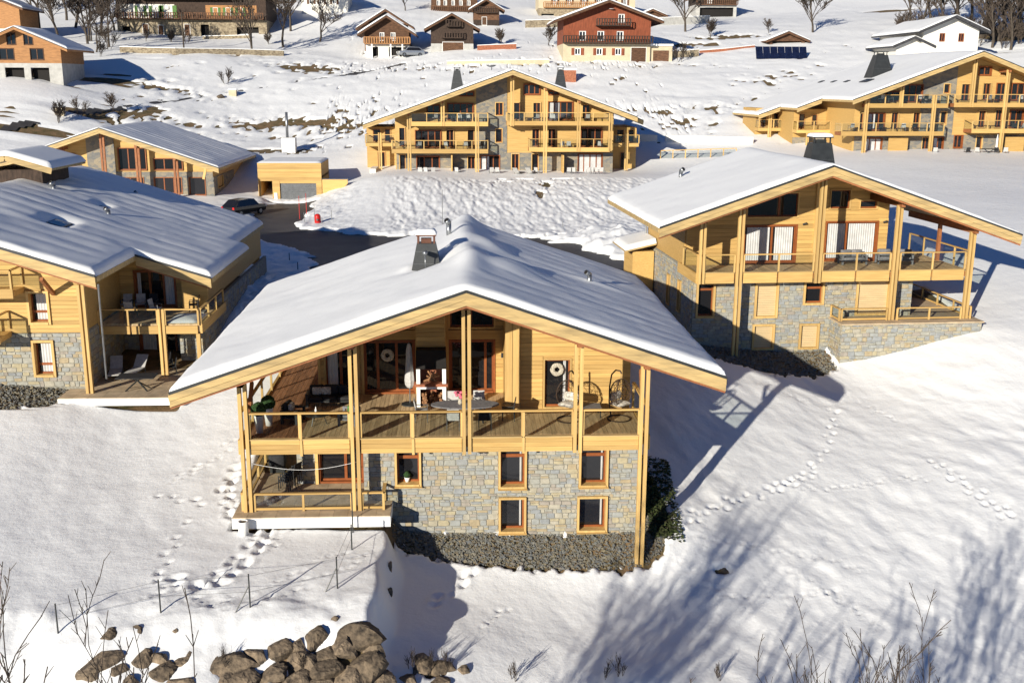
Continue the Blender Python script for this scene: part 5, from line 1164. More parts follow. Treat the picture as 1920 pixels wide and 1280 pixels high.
# ================================================================== the old village on the slope
def vhouse(label, loc, wd, dp, hw, s, low, up, hlow, wins=(), bals=(), over=1.0, name='old_house', rz=0, T=.32, rake='old_brown', rx=0, shut=None, posts=(), back_over=.6, cat='house', voids=(), xl=None, xr=None, frame='white'):
    t = thing(name, label, cat, loc, R(rz)); h = wd/2; a0 = -h if xl is None else xl; a1 = h if xr is None else xr
    ridge = hw+s*max(a1-rx, rx-a0); zf = lambda x: ridge+.12-s*abs(x-rx); tp = lambda x: zf(x)-.16
    gable_roof(t, [(a0-over,a1+over,-over,dp+back_over)], [(a0-over,a1+over,-over,dp+back_over)], rx, ridge+.12, s, T, [(a0-over,a1+over,-over)], .6, 0, None, rh=.34, rake_mt=rake, soffit=rake, edge='roof_slate', eave_mt=rake, detail=False, seed=int(abs(loc[0]*7)) % 97)
    op = [w_[:4] for w_ in wins]+list(voids)
    for nm, mt_, z0, z1 in (('lower_wall', low, -1.5, hlow), ('upper_wall', up, hlow, None)):
        if z1 is not None and z1 <= z0: continue
        mb = MB(); zt_ = (lambda x: tp(x)) if z1 is None else z1
        wall_boxes(mb, a0, a1, z0, zt_, 0, .25, [o for o in op], (rx,)); wall_boxes(mb, .25, dp, z0, z1 if z1 is not None else tp(a0)-.02, a0, a0+.25, [], along='y'); wall_boxes(mb, .25, dp, z0, z1 if z1 is not None else tp(a1)-.02, a1-.25, a1, [], along='y')
        if z1 is None: wall_boxes(mb, a0, a1, z0, tp, dp, dp+.2, [], (rx,))
        mb.build(nm, mt_, t)
    for v in voids: MB().box(v[0]+.02, v[1]-.02, .9, 1.0, v[2], v[3]).build('dark_opening', 'void', t)
    for w_ in wins:
        wo = window(t, *w_[:4], -.004, [(w_[0]+w_[1])/2], sur=.07, proud=.04, depth=.14, trim=frame, sash=frame if len(w_) < 5 or w_[4] != 'd' else 'old_brown', shut='old_brown' if len(w_) > 4 and w_[4] == 'd' else None, name='door' if len(w_) > 4 and w_[4] == 'd' else 'window')
        if shut and not (len(w_) > 4):
            q = (w_[1]-w_[0])*.5
            for x in (w_[0]-q-.03, w_[1]+.03): MB().box(x, x+q, -.07, -.02, w_[2], w_[3]).build('shutter', shut, t)
    for a, b, z, mt_ in bals:
        MB().box(a, b, -over*.85, -.02, z-.14, z).build('balcony', mt_, t); n = max(3, int((b-a)/.42))
        MB().box(a, b, -over*.85-.04, -over*.85+.04, z+.95, z+1.05).build('handrail', mt_, t)
        bm_ = MB()
        for i in range(n+1): x = a+(b-a)*i/n; bm_.box(x-.11, x+.11, -over*.85-.02, -over*.85+.02, z, z+.95)
        bm_.build('balustrade', mt_, t)
    for x, z0, z1 in posts: MB().box(x-.12, x+.12, -over*.85, -over*.85+.24, z0, z1).build('post', 'white' if low == 'plaster' else up, t)
    return t
def gp(px, py, Y, dz=0): p = atY(px, py, Y); return (float(p[0]), float(p[1]), float(p[2])+dz)
vhouse('new orange timber chalet on a concrete base at the far left', gp(60,155,115), 8.4, 9, 4.9, .42, 'concrete', 'old_orange', 2.6, [(-4.1,-2.0,3.0,4.6),(.1,2.0,3.0,4.6),(-2.9,-1.6,5.0,6.7),(-.6,.7,5.0,6.7)], rx=-1.2, voids=[(-3.5,-.9,0,2.0),(.0,2.5,0,2.0)], rake='old_orange', over=1.4, name='new_chalet', frame='old_brown', xr=4.3,xl=-5.2)
vhouse('old brick-red house behind the orange chalet', gp(0,60,150), 7, 8, 4, .4, 'plaster', 'old_orange', .5)
vhouse('long weathered farmhouse with wooden galleries above the stone wall', gp(362,72,165), 27, 12, 7.4, .26, 'rubble', 'old_dark', 3.2, [(-9,-7.9,.3,2.5,'d'),(-6.2,-5.2,.3,2.3,'d'),(-9.6,-8.6,3.7,5.6),(-7.0,-5.9,3.7,5.6),(-4.9,-3.4,3.5,5.7),(3.9,4.8,3.9,5.4),(6.2,7.1,3.9,5.4),(8.4,9.3,3.9,5.4),(-1.5,-.4,.3,2.5,'d')], [(-13.1,13.1,3.4,'old_brown'),(-9,9,6.9,'old_dark')], 1.6, 'farmhouse', voids=[(-12.6,-11.2,.3,2.0),(1.5,3.0,.1,2.4),(8,12,.3,2.0)], shut='green_leaf')
F_ = [o for o in bpy.data.objects if o.name.startswith('farmhouse')][0]
MB().box(-12.9,-3.0,-.03,-.01,3.45,5.9).build('plaster_panel','plaster',F_); MB().box(2.6,11.8,-.03,-.01,3.45,5.8).build('orange_panel','old_orange',F_)
vhouse('white house with dark shutters at the top edge left of centre', gp(610,42,180), 9, 9, 6, .45, 'plaster', 'plaster', 2.5, [(-3,-2.2,3.4,4.8),(-1,-.2,3.4,4.8),(1.5,2.3,3.4,4.8),(-2.5,-1.8,.4,1.6)], shut='old_brown')
v4 = vhouse('small old chalet with double gable and wrap-round balcony', gp(727,110,150), 7.4, 8, 4.6, .62, 'plaster', 'old_brown', 2.3, [(-1.3,-.5,2.9,4.3),(.6,1.4,2.9,4.3)], [(-3.9,3.9,2.5,'old_orange')], 1.3, posts=((-2.6,-.4,2.4),(.6,-.4,2.4),(2.6,-.4,2.4)), voids=[(-2.6,-1.6,0,1.9),(.2,3.2,0,1.9)])
gable_roof(v4, [(-5.6,4.4,3.0,10)], [(-5.6,4.4,3.0,10)], -.4, 8.3, .62, .3, [(-5.6,4.4,3.0)], .6, rh=.34, rake_mt='old_brown', soffit='old_brown', edge='roof_slate', detail=False, eave_mt='old_brown')
MB().box(-4.2,3.2,4,9.5,-1,6.0).build('rear_wing','old_brown',v4)
vhouse('dark old barn with an orange garage door in the village', gp(848,98,150), 7.3, 9, 4.2, .55, 'concrete', 'old_dark', 1.4, [(-1.7,2.0,-.2,1.7,'d')], [(-1.0,1.4,4.3,'old_dark'),(-1.8,1.8,2.4,'old_dark')], 1.1, 'barn', cat='barn')
vhouse('small granary with a front porch at the top edge', gp(912,50,175), 5, 6, 3.4, .6, 'old_dark', 'old_brown', 1.2, [(-.9,.1,.2,1.8,'d')], [(-2.2,2.2,2.6,'old_dark')], 1.0, 'granary')
vhouse('dark timber house with white-framed windows at the top edge', gp(852,27,188), 9.5, 8, 5, .5, 'rubble', 'old_brown', .6, [(-3.6,-2.9,1.6,2.7),(-2.2,-1.5,1.6,2.7),(-.6,.1,1.6,2.7),(1,1.7,1.6,2.7),(2.6,3.3,1.6,2.7)], [(-4.7,4.7,.6,'old_brown')])
vhouse('long cream house with a balcony at the top edge', gp(1100,38,188), 20, 9, 6.5, .4, 'rubble', 'cream', 2.3, [(-7,-6.2,3,4.4),(-4,-3.2,3,4.4),(-1,-.2,3,4.4),(2,2.8,3,4.4),(5,5.8,3,4.4),(7.5,8.3,3,4.4)], [(-9,3,2.5,'old_orange')], shut='old_brown', voids=[(-9.4,-6.8,-.3,1.2)])
v9 = vhouse('red-brown chalet with two balconies above a cream garage floor', gp(1137,118,140), 14.4, 11, 7.0, .36, 'cream', 'old_red', 3.0, [(-5.3,-4.3,1.2,2.3),(-1.7,-.7,1.2,2.3),(1.4,2.4,1.2,2.3),(4.0,6.6,0,2.5,'d'),(-4.6,-3.5,3.5,5.0),(-1.6,-.5,3.5,5.0),(1.6,2.7,3.5,5.0),(1.8,2.8,6.3,7.7)], [(-7.3,7.3,3.2,'old_dark'),(-1.9,3.6,5.9,'old_dark')], 1.8, 'chalet', shut='old_red', cat='chalet')
MB().lathe((.6,-.4,8.4),[(.02,0),(.35,.05),(.45,.12)],14).build('satellite_dish','white',v9)
MB().box(7.3,11.0,.5,5,-.5,2.7).build('side_garage','cream',v9); MB().box(7.8,10.4,.42,.498,0,2.0).build('garage_door','old_brown',v9); MB().box(7.2,11.1,.3,5.2,2.72,3.05).build('garage_snow','snow_roof',v9)
vhouse('grey house on concrete pillars at the top edge', gp(1342,36,200), 9, 8, 4.5, .3, 'concrete', 'old_dark', 3.0, [(-2,-1,3.2,4.2)], [(-4.5,4.5,3.0,'old_brown')], voids=[(-3.6,3.8,-.2,2.4)])
vhouse('open woodshed with snowy roof behind the solar panels', gp(1475,90,150), 6.4, 5, 1.3, .4, 'old_brown', 'old_brown', .3, (), (), .7, 'shed', voids=[(-2.6,2.6,-.3,1.1)], cat='shed')
vhouse('tiny open shelter with snow on its roof below the lone tree', gp(1546,74,165), 4, 3.4, 1.5, .2, 'old_brown', 'old_brown', .2, (), (), .5, 'shelter', voids=[(-1.7,1.7,-.2,1.3)], cat='shelter')
vhouse('white rendered house with black verges above the right-hand chalets', gp(1780,103,132), 9, 18, 3.9, .42, 'plaster', 'plaster', .2, [(-1.9,-1.0,2.0,3.3),(1.2,2.1,2.0,3.3)], (), 1.3, 'white_house', rake='roof_slate', frame='sash')
vhouse('small gabled wing of the white rendered house', gp(1708,108,133), 5, 10, 2.0, .42, 'plaster', 'plaster', .2, (), (), 1.0, 'house_wing', rake='roof_slate')
vhouse('small brown hut at the top edge right of the cream house', gp(1222,48,185), 5, 5, 2, .4, 'old_brown', 'old_brown', .2, (), (), .7, 'hut', cat='hut')
# dry-stone and garden walls
def rwall(label, pts, h, th, mt_, Y=None, name='stone_wall'):
    W = [ground_px(*p) for p in pts]; mb = MB()
    for a, b in zip(W, W[1:]):
        mb.hexa([(a[0],a[1],a[2]-.6),(b[0],b[1],b[2]-.6),(b[0],b[1]+th,b[2]-.6),(a[0],a[1]+th,a[2]-.6),(a[0],a[1],a[2]+h),(b[0],b[1],b[2]+h),(b[0],b[1]+th,b[2]+h),(a[0],a[1]+th,a[2]+h)])
    o = tag(mb.build(name, mt_), label, 'wall')
    sc = MB()
    for a, b in zip(W, W[1:]): sc.bar((a[0],a[1]+th*.5,a[2]+h+.05),(b[0],b[1]+th*.5,b[2]+h+.05),th*1.05,.1)
    sc.build('wall_snow', 'snow_roof', o); return o
rwall('long dry-stone retaining wall below the weathered farmhouse', [(225,100),(330,103),(440,104),(532,107)], 1.0, .6, 'rubble'); rwall('short stone wall before the weathered farmhouse', [(380,76),(468,74)], .7, .5, 'rubble')
rwall('cream garden wall left of the red-brown chalet', [(838,124),(940,122),(1030,121)], .75, .3, 'cream', name='garden_wall'); rwall('brick-coloured low wall beside the barn', [(895,97),(968,94)], 1.0, .4, 'brick'); rwall('stone wall under the cream house', [(985,55),(1080,52)], 1.6, .5, 'rubble'); rwall('grey wall right of the red-brown chalet', [(1260,112),(1310,108)], 1.3, .4, 'rubble')
rwall('red brick garden edging left of the solar panels', [(1312,102),(1362,98),(1415,92)], .6, .3, 'brick'); rwall('concrete wall below the grey pillar house', [(1225,50),(1330,46)], 1.6, .4, 'concrete')
p_ = ground_px(1466, 112)
t = thing('solar_array', 'row of tilted dark solar panels on the snowy slope', 'solar panels', p_)
for i in range(7): x = -4.3+i*1.23; MB().hexa([(x,0,.1),(x+1.17,0,.1),(x+1.17,.06,.1),(x,.06,.1),(x,.9,2.1),(x+1.17,.9,2.1),(x+1.17,.96,2.1),(x,.96,2.1)]).build('panel', 'solar', t)
for x in (-4,0,4): MB().bar((x,1.2,-.3),(x,.9,2.0),.08,.08).build('strut','metal_grey',t)

# ================================================================== vehicles
def car(label, loc, rz, paint, L=4.5, Wd=1.85, Hh=1.65):
    t = thing('parked_car', label, 'car', loc, rz)
    h = L/2; w2 = Wd/2
    sec = [(-h,.45,.75),(-h+.1,.35,.95),(-h+.95,.3,1.02),(-h+1.5,.3,Hh*.97),(-h+2.2,.3,Hh),(h-.9,.3,Hh*.97),(h-.25,.3,1.1),(h-.02,.4,.95),(h,.5,.7)]
    mb = MB(); vs = []
    for x, zb, zt_ in sec:
        tw = w2*(.78 if zt_ > 1.2 else .95)
        mz = min(zt_, .98)
        vs += [(x,-w2*.96,zb),(x,-w2,.7),(x,-w2*.97,mz),(x,-tw,zt_),(x,tw,zt_),(x,w2*.97,mz),(x,w2,.7),(x,w2*.96,zb)]
    fs = [(0,1,2,3,4,5,6,7)[::-1], tuple(range(len(vs)-8, len(vs)))]
    for k in range(len(sec)-1):
        for i in range(8): fs.append((k*8+i, k*8+(i+1) % 8, (k+1)*8+(i+1) % 8, (k+1)*8+i))
    mb.add(vs, fs); b = mb.build('body', paint, t)
    for s_ in (-1, 1): MB().prism([(-h+1.2,s_*w2*.955,1.05),(h-.5,s_*w2*.955,1.05),(h-.95,s_*w2*.80,Hh*.93),(-h+1.6,s_*w2*.80,Hh*.93)], (0,s_*.02,0)).build('side_window','pane',t)
    MB().prism([(-h+1.0,-w2*.8,1.06),(-h+1.0,w2*.8,1.06),(-h+1.46,w2*.7,Hh*.94),(-h+1.46,-w2*.7,Hh*.94)], (-.03,0,.01)).build('windscreen','pane',t)
    MB().prism([(h-.3,-w2*.75,1.12),(h-.3,w2*.75,1.12),(h-.85,w2*.68,Hh*.94),(h-.85,-w2*.68,Hh*.94)], (.03,0,.01)).build('rear_window','pane',t)
    for s_ in (-1, 1):
        MB().box(h-.03,h+.02,s_*w2*.8-.12,s_*w2*.8+.12,.75,.98).build('tail_light','red',t); MB().box(-h-.02,-h+.05,s_*w2*.75-.15,s_*w2*.75+.15,.68,.82).build('headlight','white',t)
        for x in (-h+.85, h-.85):
            wh = MB().tube((x,s_*(w2-.18),.34),(x,s_*(w2+.02),.34),.34,.34,18).build('wheel','rubber',t); MB().tube((x,s_*(w2+.022),.34),(x,s_*(w2+.03),.34),.2,.2,12).build('rim','zinc',wh)
    return t
p_ = ground_px(458, 404); car('black estate car parked on the driveway before the garage', (p_[0], p_[1], p_[2]+.06), R(238), 'car_black')
p_ = ground_px(770, 108); car('silver car parked beside the double-gabled old chalet', (p_[0], p_[1], p_[2]+.1), R(20), 'car_silver')

# ================================================================== bare trees
def grow(seed, H, spread=.5, r0=None, levels=4, kids=(5,4,4,3), stems=1, twig=.006, up=.35, spur=0):
    r = random.Random(seed); tr, br = MB(), MB()
    def limb(p, d, L, rad, lev):
        n = 4 if lev < 2 else 3; pts = [p]; rs = [rad]; q = Vector(p); dd = Vector(d)
        for i in range(n):
            dd = (dd+Vector((r.gauss(0,.13), r.gauss(0,.13), r.gauss(.03,.09)+.05*up))).normalized(); q = q+dd*L/n; pts.append(Vector(q)); rs.append(max(twig, rad*(1-(i+1)/n*(.72 if lev else .6))))
        mb = tr if lev == 0 else br
        for i in range(n): mb.tube(pts[i], pts[i+1], rs[i], rs[i+1], 7 if lev == 0 else (5 if lev == 1 else 3), cap=False)
        if spur and lev >= 2:
            for i in range(spur):
                f = r.uniform(.15, .98); j = min(n-1, int(f*n)); a = pts[j].lerp(pts[j+1], f*n-j); az = r.uniform(0, 6.28)
                e = a+(dd*.75+Vector((math.cos(az), math.sin(az), .35))*.6).normalized()*L*r.uniform(.10, .24); br.tube(a, e, twig*.9, twig*.6, 3, cap=False)
        if lev >= levels: return
        k = kids[min(lev, len(kids)-1)]
        for i in range(k):
            f = r.uniform(.3, 1.0) if lev else r.uniform(.3, 1.0); j = min(n-1, int(f*n)); a = pts[j].lerp(pts[j+1], f*n-j)
            az = r.uniform(0, 6.28); side = Vector((math.cos(az), math.sin(az), 0)); nd = (dd*(1-spread)+side*spread+Vector((0,0,up*.6))).normalized()
            limb(a, nd, L*r.uniform(.42, .68), max(twig, rs[j]*r.uniform(.42, .6)), lev+1)
    r0 = r0 or H*.018
    for s_ in range(stems):
        a = r.uniform(0, 6.28); d = Vector((math.cos(a)*.18*(stems > 1), math.sin(a)*.18*(stems > 1), 1)).normalized()
        limb(Vector((math.cos(a)*.2*(stems > 1), math.sin(a)*.2*(stems > 1), -.3)), d, H*r.uniform(.55,.65) if stems == 1 else H*r.uniform(.45,.65), r0*(1 if stems == 1 else .6), 0)
    return tr.mesh('trunk', True), br.mesh('branches')
PROTO = {}
def bare_tree(kind, label, loc, sc=1.0, rz=0, group=None, name='bare_tree', cat='tree'):
    if kind not in PROTO: PROTO[kind] = TREES[kind]()
    a, b = PROTO[kind]
    t = thing(name, label, cat, loc, rz, group); t.scale = (sc, sc, sc)
    obj('trunk', a, 'bark', t); obj('branches', b, 'bark_twig', t); return t
TREES = {'a': lambda: grow(1, 10, .5, .2, 4, (8,5,4,3), 1, .034), 'b': lambda: grow(2, 10, .42, .2, 4, (8,5,4,3), 1, .034), 'c': lambda: grow(5, 10, .55, .2, 4, (7,6,4,3), 1, .034),
         's': lambda: grow(7, 4, .5, .09, 3, (6,5,4), 4, .026), 't': lambda: grow(9, 4, .38, .08, 3, (7,4,3), 3, .026), 'u': lambda: grow(13, 4, .45, .07, 3, (9,5,3), 2, .026),
         'f1': lambda: grow(17, 8, .34, .045, 4, (9,6,4,2), 1, .005, .6, 4), 'f2': lambda: grow(23, 8, .30, .042, 4, (9,6,4,2), 1, .005, .7, 4), 'f3': lambda: grow(29, 8, .36, .045, 4, (8,6,4,2), 1, .005, .6, 4), 'f4': lambda: grow(37, 8, .26, .15, 3, (7,4,3), 1, .016, .8), 'f5': lambda: grow(41, 8, .24, .14, 3, (7,4,3), 1, .016, .9), 'sh': lambda: grow(31, 3, .30, .03, 2, (5,4), 3, .011, .8)}
k = 0
left = [(75,60,1.0),(110,75,.9),(140,55,1.1),(165,85,.9),(190,70,1.1),(205,90,.8),(125,40,1.0),(95,30,.9),(170,40,1.0),(60,25,.9),(215,60,.8),(180,100,.6)]
for i, (x, y, s_) in enumerate(sorted(left)): p_ = ground_px(x, y); bare_tree('abc'[i % 3], 'bare tree, %s from the left in the copse behind the orange chalet' % nth(i), (p_[0], p_[1], p_[2]), s_*1.3, i*1.7, 'copse at the upper left')
rgt = [(1705,52,1.0),(1725,60,1.1),(1745,48,1.2),(1765,66,1.0),(1785,50,1.2),(1800,62,1.2),(1820,45,1.3),(1838,70,1.2),(1855,55,1.3),(1870,80,1.2),(1885,60,1.3),(1900,78,1.3),(1915,65,1.3),(1860,92,1.0),(1895,95,1.0)]
for i, (x, y, s_) in enumerate(sorted(rgt)): p_ = ground_px(x, y); bare_tree('abc'[(i+1) % 3], 'bare tree, %s from the left in the wood at the upper right' % nth(i), (p_[0], p_[1], p_[2]), s_*1.2, i*2.1, 'wood at the upper right')
for kind, x, y, s_, lb in (('a',1524,63,1.05,'lone bare tree on the snowy slope above the solar panels'),('b',531,90,1.15,'tall bare tree at the end of the dry-stone wall'),('c',598,82,1.0,'dark bare tree casting its shadow right of the dry-stone wall'),('b',545,60,1.2,'bare tree by the right end of the weathered farmhouse'),('a',1285,62,1.15,'bare tree in the garden left of the solar panels'),('c',760,22,.7,'bare bush-like tree at the top edge above the double gable'),('b',472,104,.9,'slender bare tree before the dry-stone wall'),('b',168,80,1.0,'slender bare tree right of the orange chalet')):
    p_ = ground_px(x, y); bare_tree(kind, lb, (p_[0], p_[1], p_[2]), s_, x)
for i, (x, y, s_, lb) in enumerate(((320,82,.7,'left bare bush before the farmhouse'),(350,84,.6,'middle bare bush before the farmhouse'),(275,80,.7,'bare bush at the left end of the farmhouse'),(450,62,1.0,'bare bush before the right part of the farmhouse'),(425,162,.7,'thin bare sapling beside the lane'),(212,212,.8,'bare sapling left of the lane bend'),(108,232,.9,'bare sapling by the lane at the left'),(150,222,.7,'second bare sapling by the lane at the left'),(1030,88,1.1,'bare bush left of the red-brown chalet'),(940,85,.9,'bare bush beside the brick wall'),(1275,118,.8,'bare hedge bush right of the red-brown chalet'),(1440,64,.8,'bare bush behind the woodshed'),(1330,70,1.0,'bare bush right of the garden tree'),(205,95,.9,'bare bush at the left end of the dry-stone wall'),(190,110,.8,'bare bush above the brown earth bank'),(505,85,.7,'bare bush above the right end of the dry-stone wall'))):
    p_ = ground_px(x, y); bare_tree('stu'[i % 3], lb, p_, s_, i, name='bare_bush', cat='bush')
for i, x in enumerate((1690,1712,1738,1760,1778,1796,1815,1834,1850,1866,1882,1898,1912)):
    p_ = ground_px(x, 66+(i*13) % 34); bare_tree('stu'[i % 3], 'brushwood bush, %s from the left under the wood at the upper right' % nth(i), p_, 1.3, i*2.3, 'brushwood at the upper right', 'bare_bush', 'bush')
# trees standing below the picture's lower edge: tips reach into view, shadows fall over the slope
def tip_tree(kd, px, py, Y, rz, lb):
    # a tree whose top shows at this picture point, standing on the ground at depth Y
    if kd not in PROTO: PROTO[kd] = TREES[kd]()
    top = max(v.co.z for v in PROTO[kd][1].vertices); p = atY(px, py, Y); z0 = gz(p[0], Y)
    bare_tree(kd, lb, (float(p[0]), Y, z0), (float(p[2])-z0)/top, rz)
for i, (kd, px, py, Y, lb) in enumerate([('f1',150,1085,-24,'bare treetop with many twigs at the lower left, right of its neighbours'),('f2',15,1050,-25,'bare treetop at the left edge, lower left corner'),('f3',85,1120,-26,'bare treetop between the two others at the lower left'),
      ('f2',1650,1150,-22,'tallest bare sapling rising from the lower edge at the right'),('f3',1985,1010,-21,'bare sapling leaning in at the right edge'),
      
      ('f4',800,1540,-26,'bare tree below the frame, leftmost of the long shadows'),('f5',960,1540,-25,'bare tree below the frame whose shadow streaks the middle of the slope'),('f4',1120,1540,-24,'bare tree below the frame, shadow right of the middle streak'),('f5',1300,1540,-23,'bare tree below the frame, broad branch shadow on the right slope'),('f4',1480,1540,-24,'bare tree below the frame, shadow towards the right edge')]): tip_tree(kd, px, py, Y, i*1.3, lb)

# ================================================================== foreground: boulders, fence stakes, shrubs
def boulder_mesh(seed):
    r = random.Random(seed); mb = MB(); n, k = 13, 22; vs = []
    off = [(Vector((r.gauss(0,1), r.gauss(0,1), r.gauss(0,1))).normalized(), r.uniform(.55,.9)) for _ in range(24)]
    for i in range(n+1):
        for j in range(k):
            a = math.pi*i/n; b = 2*math.pi*j/k; d = Vector((math.sin(a)*math.cos(b), math.sin(a)*math.sin(b), math.cos(a)))
            q = 1.0
            for o_, lim in off:
                c = d.dot(o_)
                if c*q > lim: q = lim/c
            q *= 1+.022*float(fbm(np.array([b*1.6+seed]), np.array([a*2.5]), seed, 3)[0]) if 0 < i < n else 1
            vs.append(d*q)
    mb.add(vs, [(i*k+j, (i+1)*k+j, (i+1)*k+(j+1) % k, i*k+(j+1) % k) for i in range(n) for j in range(k)])
    me = mb.mesh('boulder'); me.materials.append(M['boulder']); return me
BM_ = [boulder_mesh(i) for i in range(7)]
def boulder(px, py, wpx, hpx, label, i, lift=0, group='boulders of the rock bank'):
    p = ground_px(px, py); s_ = wpx/47*.58*(p[1]-CC[1])/40.0
    o = bpy.data.objects.new('boulder', BM_[i % 7]); col.objects.link(o)
    o.location = (p[0], p[1]+.12, p[2]+lift-.06); o.scale = (s_, s_*.85, s_*max(.55, hpx/wpx)); o.rotation_euler = (rnd.uniform(-.3,.3), rnd.uniform(-.3,.3), rnd.uniform(-.5,.5)); tag(o, label, 'boulder', group)
up_ = [(205,1197,46,30),(258,1190,34,26),(325,1192,22,22),(360,1195,20,20),(400,1192,18,14),(425,1190,26,22),(560,1178,14,12),(625,1175,34,30),(498,1200,10,8)]
for i, (x, y, a, b) in enumerate(up_): boulder(x, y, a, b, '%s small boulder from the left in the upper row of the rock bank' % nth(i), i, .08)
md = [(190,1248,80,42),(270,1245,44,40),(352,1245,50,42),(305,1268,60,40),(385,1272,52,34),(440,1258,86,56),(530,1222,62,44),(590,1205,56,46),(676,1200,86,54),(640,1222,70,44),(575,1250,66,40),(510,1270,64,40),(615,1258,80,48),(690,1255,76,56),(452,1282,80,40),(560,1282,70,40),(340,1290,70,36),(650,1284,80,40),(240,1290,50,30),(395,1258,46,40),(478,1238,52,44),(555,1222,44,38),(612,1236,50,42),(700,1228,50,46),(420,1290,60,36),(600,1290,60,36),(712,1285,60,44),(165,1275,50,34),(225,1262,40,30),(300,1245,38,32)]
for i, (x, y, a, b) in enumerate(sorted(md)): boulder(x, y, a*1.12, b*1.12, '%s large boulder from the left in the lower rows of the rock bank' % nth(i), i+3, .1)
for i, (x, y, a, b) in enumerate(((790,1255,70,44),(835,1262,60,40),(865,1265,40,34),(760,1280,60,36),(820,1285,60,30))): boulder(x, y, a, b, '%s boulder from the left in the separate heap right of the rock bank' % nth(i), i, .08, 'boulder heap')
for i, (x, y, a, b) in enumerate(((728,1070,16,30),(729,1118,14,30))): boulder(x, y, a, b, '%s dark stone showing in the snowy terrace edge' % ('upper', 'lower')[i], i, .1)
for i, (x, y, a) in enumerate(((1358,1073,26),(1370,1178,8),(1425,1168,8),(1688,880,12),(1466,698,22))): boulder(x, y, a, a*.6, ('mossy brown tussock on the right slope','small dark stone low on the right slope','second small dark stone low on the right slope','small dark stone high on the right slope','dark drain cover stone before the right-hand chalet')[i], i, 0, 'stones on the right slope')
def stake(px, py, ptop, label, brace=0):
    p = Vector(ground_px(px, py)); h = (py-ptop)/46*1.05
    t = thing('fence_stake', label, 'stake', p); MB().tube((0,0,-.3),(0,0,h),.03,.028,6).build('stake', 'metal_dark', t)
    if brace: MB().tube((0,0,h*.72),(brace,-.25,-.1),.022,.022,6).build('brace', 'metal_dark', t)
    return p, h
ST = [stake(660,1038,985,'fence stake nearest the lower terrace'), stake(633,1110,1050,'braced fence stake near the terrace corner',-.5), stake(470,1150,1085,'braced fence stake in the middle of the wire line',-.6), stake(302,1155,1095,'fence stake left of the middle of the wire line'), stake(110,1195,1140,'leftmost fence stake of the wire line')]
wi = MB()
for (p, h), (q, g) in zip(ST, ST[1:]):
    for f_ in (.95, .55): wi.tube(p+Vector((0,0,h*f_)), q+Vector((0,0,g*f_)), .006, .006, 4)
tag(wi.build('fence_wire', 'metal_grey'), 'thin wires strung between the foreground fence stakes', 'wire')
stake(662,1005,925,'tall stake crossing the lower terrace railing')
for i, (x, y, s_) in enumerate(((415,1270,.5),(575,1262,.45),(770,1258,.5),(800,1266,.45),(845,1268,.5),(965,1285,.5),(1130,1290,.45),(1165,1290,.5),(1350,1285,.45))):
    p_ = ground_px(x, min(y, 1279)); bare_tree('sh', '%s leafless shrub from the left along the lower edge' % nth(sorted([415,575,770,800,845,965,1130,1165,1350]).index(x)), p_, s_, i*1.9, 'shrubs along the lower edge', 'bare_shrub', 'shrub')
# clipped evergreen groundcover on the steep bank beside the near chalet
r_ = random.Random(8); mb = MB()
for i in range(5200):
    x, y = r_.uniform(7.35, 9.1), r_.uniform(.9, 6.5)
    x += .12*(y-.9)*.5
    if vnoise(np.array([x*1.6]), np.array([y*1.2]), 4)[0] < -.55 or x < 7.6+.1*r_.random(): continue
    z = gz(x, y)+r_.uniform(.03, .28); a = r_.uniform(0, 6.28); s_ = r_.uniform(.05, .1); u = Vector((math.cos(a)*s_, math.sin(a)*s_, r_.uniform(-.4,.4)*s_)); v = Vector((-math.sin(a)*s_*.6, math.cos(a)*s_*.6, r_.uniform(-.4,.6)*s_)); c = Vector((x, y, z))
    mb.add([c-u, c-v, c+u, c+v], [(0,1,2,3)])
tag(mb.build('ground_cover', 'ivy'), 'dark evergreen ground cover on the bank right of the near chalet', 'ground cover', kind='stuff')
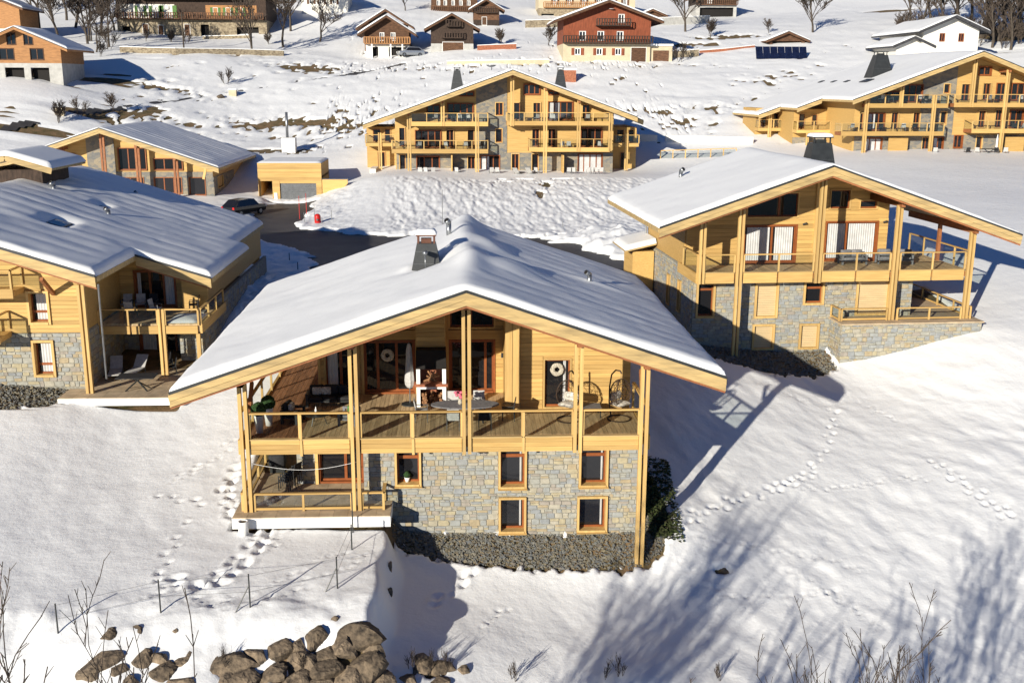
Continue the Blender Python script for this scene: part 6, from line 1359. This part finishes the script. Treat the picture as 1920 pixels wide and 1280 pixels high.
# snow stakes, sign, hydrant
for i, (x, y, tp_, c) in enumerate(((562,412,370,'red'),(575,405,365,'red'),(571,422,400,'metal_grey'),(590,420,385,'metal_grey'),(604,425,408,'metal_grey'),(543,495,475,'metal_dark'),(559,515,492,'metal_dark'),(830,440,360,'metal_grey'),(1055,430,415,'metal_grey'),(1135,450,430,'metal_grey'),(1175,455,438,'metal_grey'),(622,418,395,'metal_grey'))):
    p_ = ground_px(x, y); dist = (p_[1]-CC[1]); h = (y-tp_)*dist/CF*1.05
    o = MB().tube((p_[0],p_[1],p_[2]-.2),(p_[0],p_[1],p_[2]+h),.035,.03,6).build('snow_stake', c); tag(o, '%s thin %s marker pole from the left along the cleared road' % (nth(sorted([562,575,571,590,604,543,559,830,1055,1135,1175,622]).index(x)), {'red':'red'}.get(c, 'dark')), 'marker pole', 'marker poles along the road')
p_ = ground_px(596, 423); t = thing('hydrant', 'red hydrant box in the snow beside the road', 'hydrant', p_); MB().lathe((0,0,-.2),[(.3,0),(.3,1.1),(.24,1.25),(.1,1.32)],12).build('body','red',t,True); MB().tube((0,-.3,.6),(0,-.4,.6),.1,.1,8).build('outlet','metal_grey',t)
p_ = ground_px(921, 150); t = thing('satellite_dish', 'grey satellite dish in the snow behind the centre background chalet', 'satellite dish', (p_[0], p_[1], p_[2])); MB().tube((0,0,0),(0,0,1.6),.07,.07,8).build('mast','metal_grey',t); MB().lathe((0,0,1.9),[(.02,0),(.5,.1),(.85,.35)],18).build('dish','metal_grey',t,True); t.children[1].rotation_euler = (R(70),0,0); t.children[1].location = (0,-1.7,1.5)
p_ = ground_px(1063, 152); t = thing('brick_stack', 'dark rubble-stone kiln with snow on top behind the centre chalet', 'kiln', (p_[0], p_[1], p_[2]-.3)); MB().box(-1.3,1.3,-1,1,0,1.9).build('body','brick',t); MB().box(-1.4,1.4,-1.1,1.1,1.9,2.1).build('snow_cover','snow_roof',t)
for i, (x, y) in enumerate(((113,216),(437,182))):
    p_ = ground_px(x, y); t = thing('utility_box', '%s beige utility box beside the lane' % ('left', 'right')[i], 'utility box', (p_[0], p_[1], p_[2]-.1)); MB().box(-.55,.55,-.35,.35,0,1.1).build('body','cream',t); MB().box(-.6,.6,-.4,.4,1.1,1.25).build('lid','snow_roof',t)
p_ = ground_px(412, 183); boulder(412, 186, 18, 12, 'dark boulder beside the lane above the pool house', 2, .2, 'roadside boulder')
for x, y, h, lb in ((172,80,9,'wooden utility pole right of the orange chalet'),(473,104,9,'wooden utility pole before the dry-stone wall'),(345,95,6,'wooden pole in the middle of the dry-stone wall')):
    p_ = ground_px(x, y); t = thing('utility_pole', lb, 'pole', p_); MB().tube((0,0,-.3),(0,0,h),.14,.09,8).build('pole','bark',t); MB().bar((-.5,0,h-.4),(.5,0,h-.4),.08,.1).build('crossarm','bark',t)
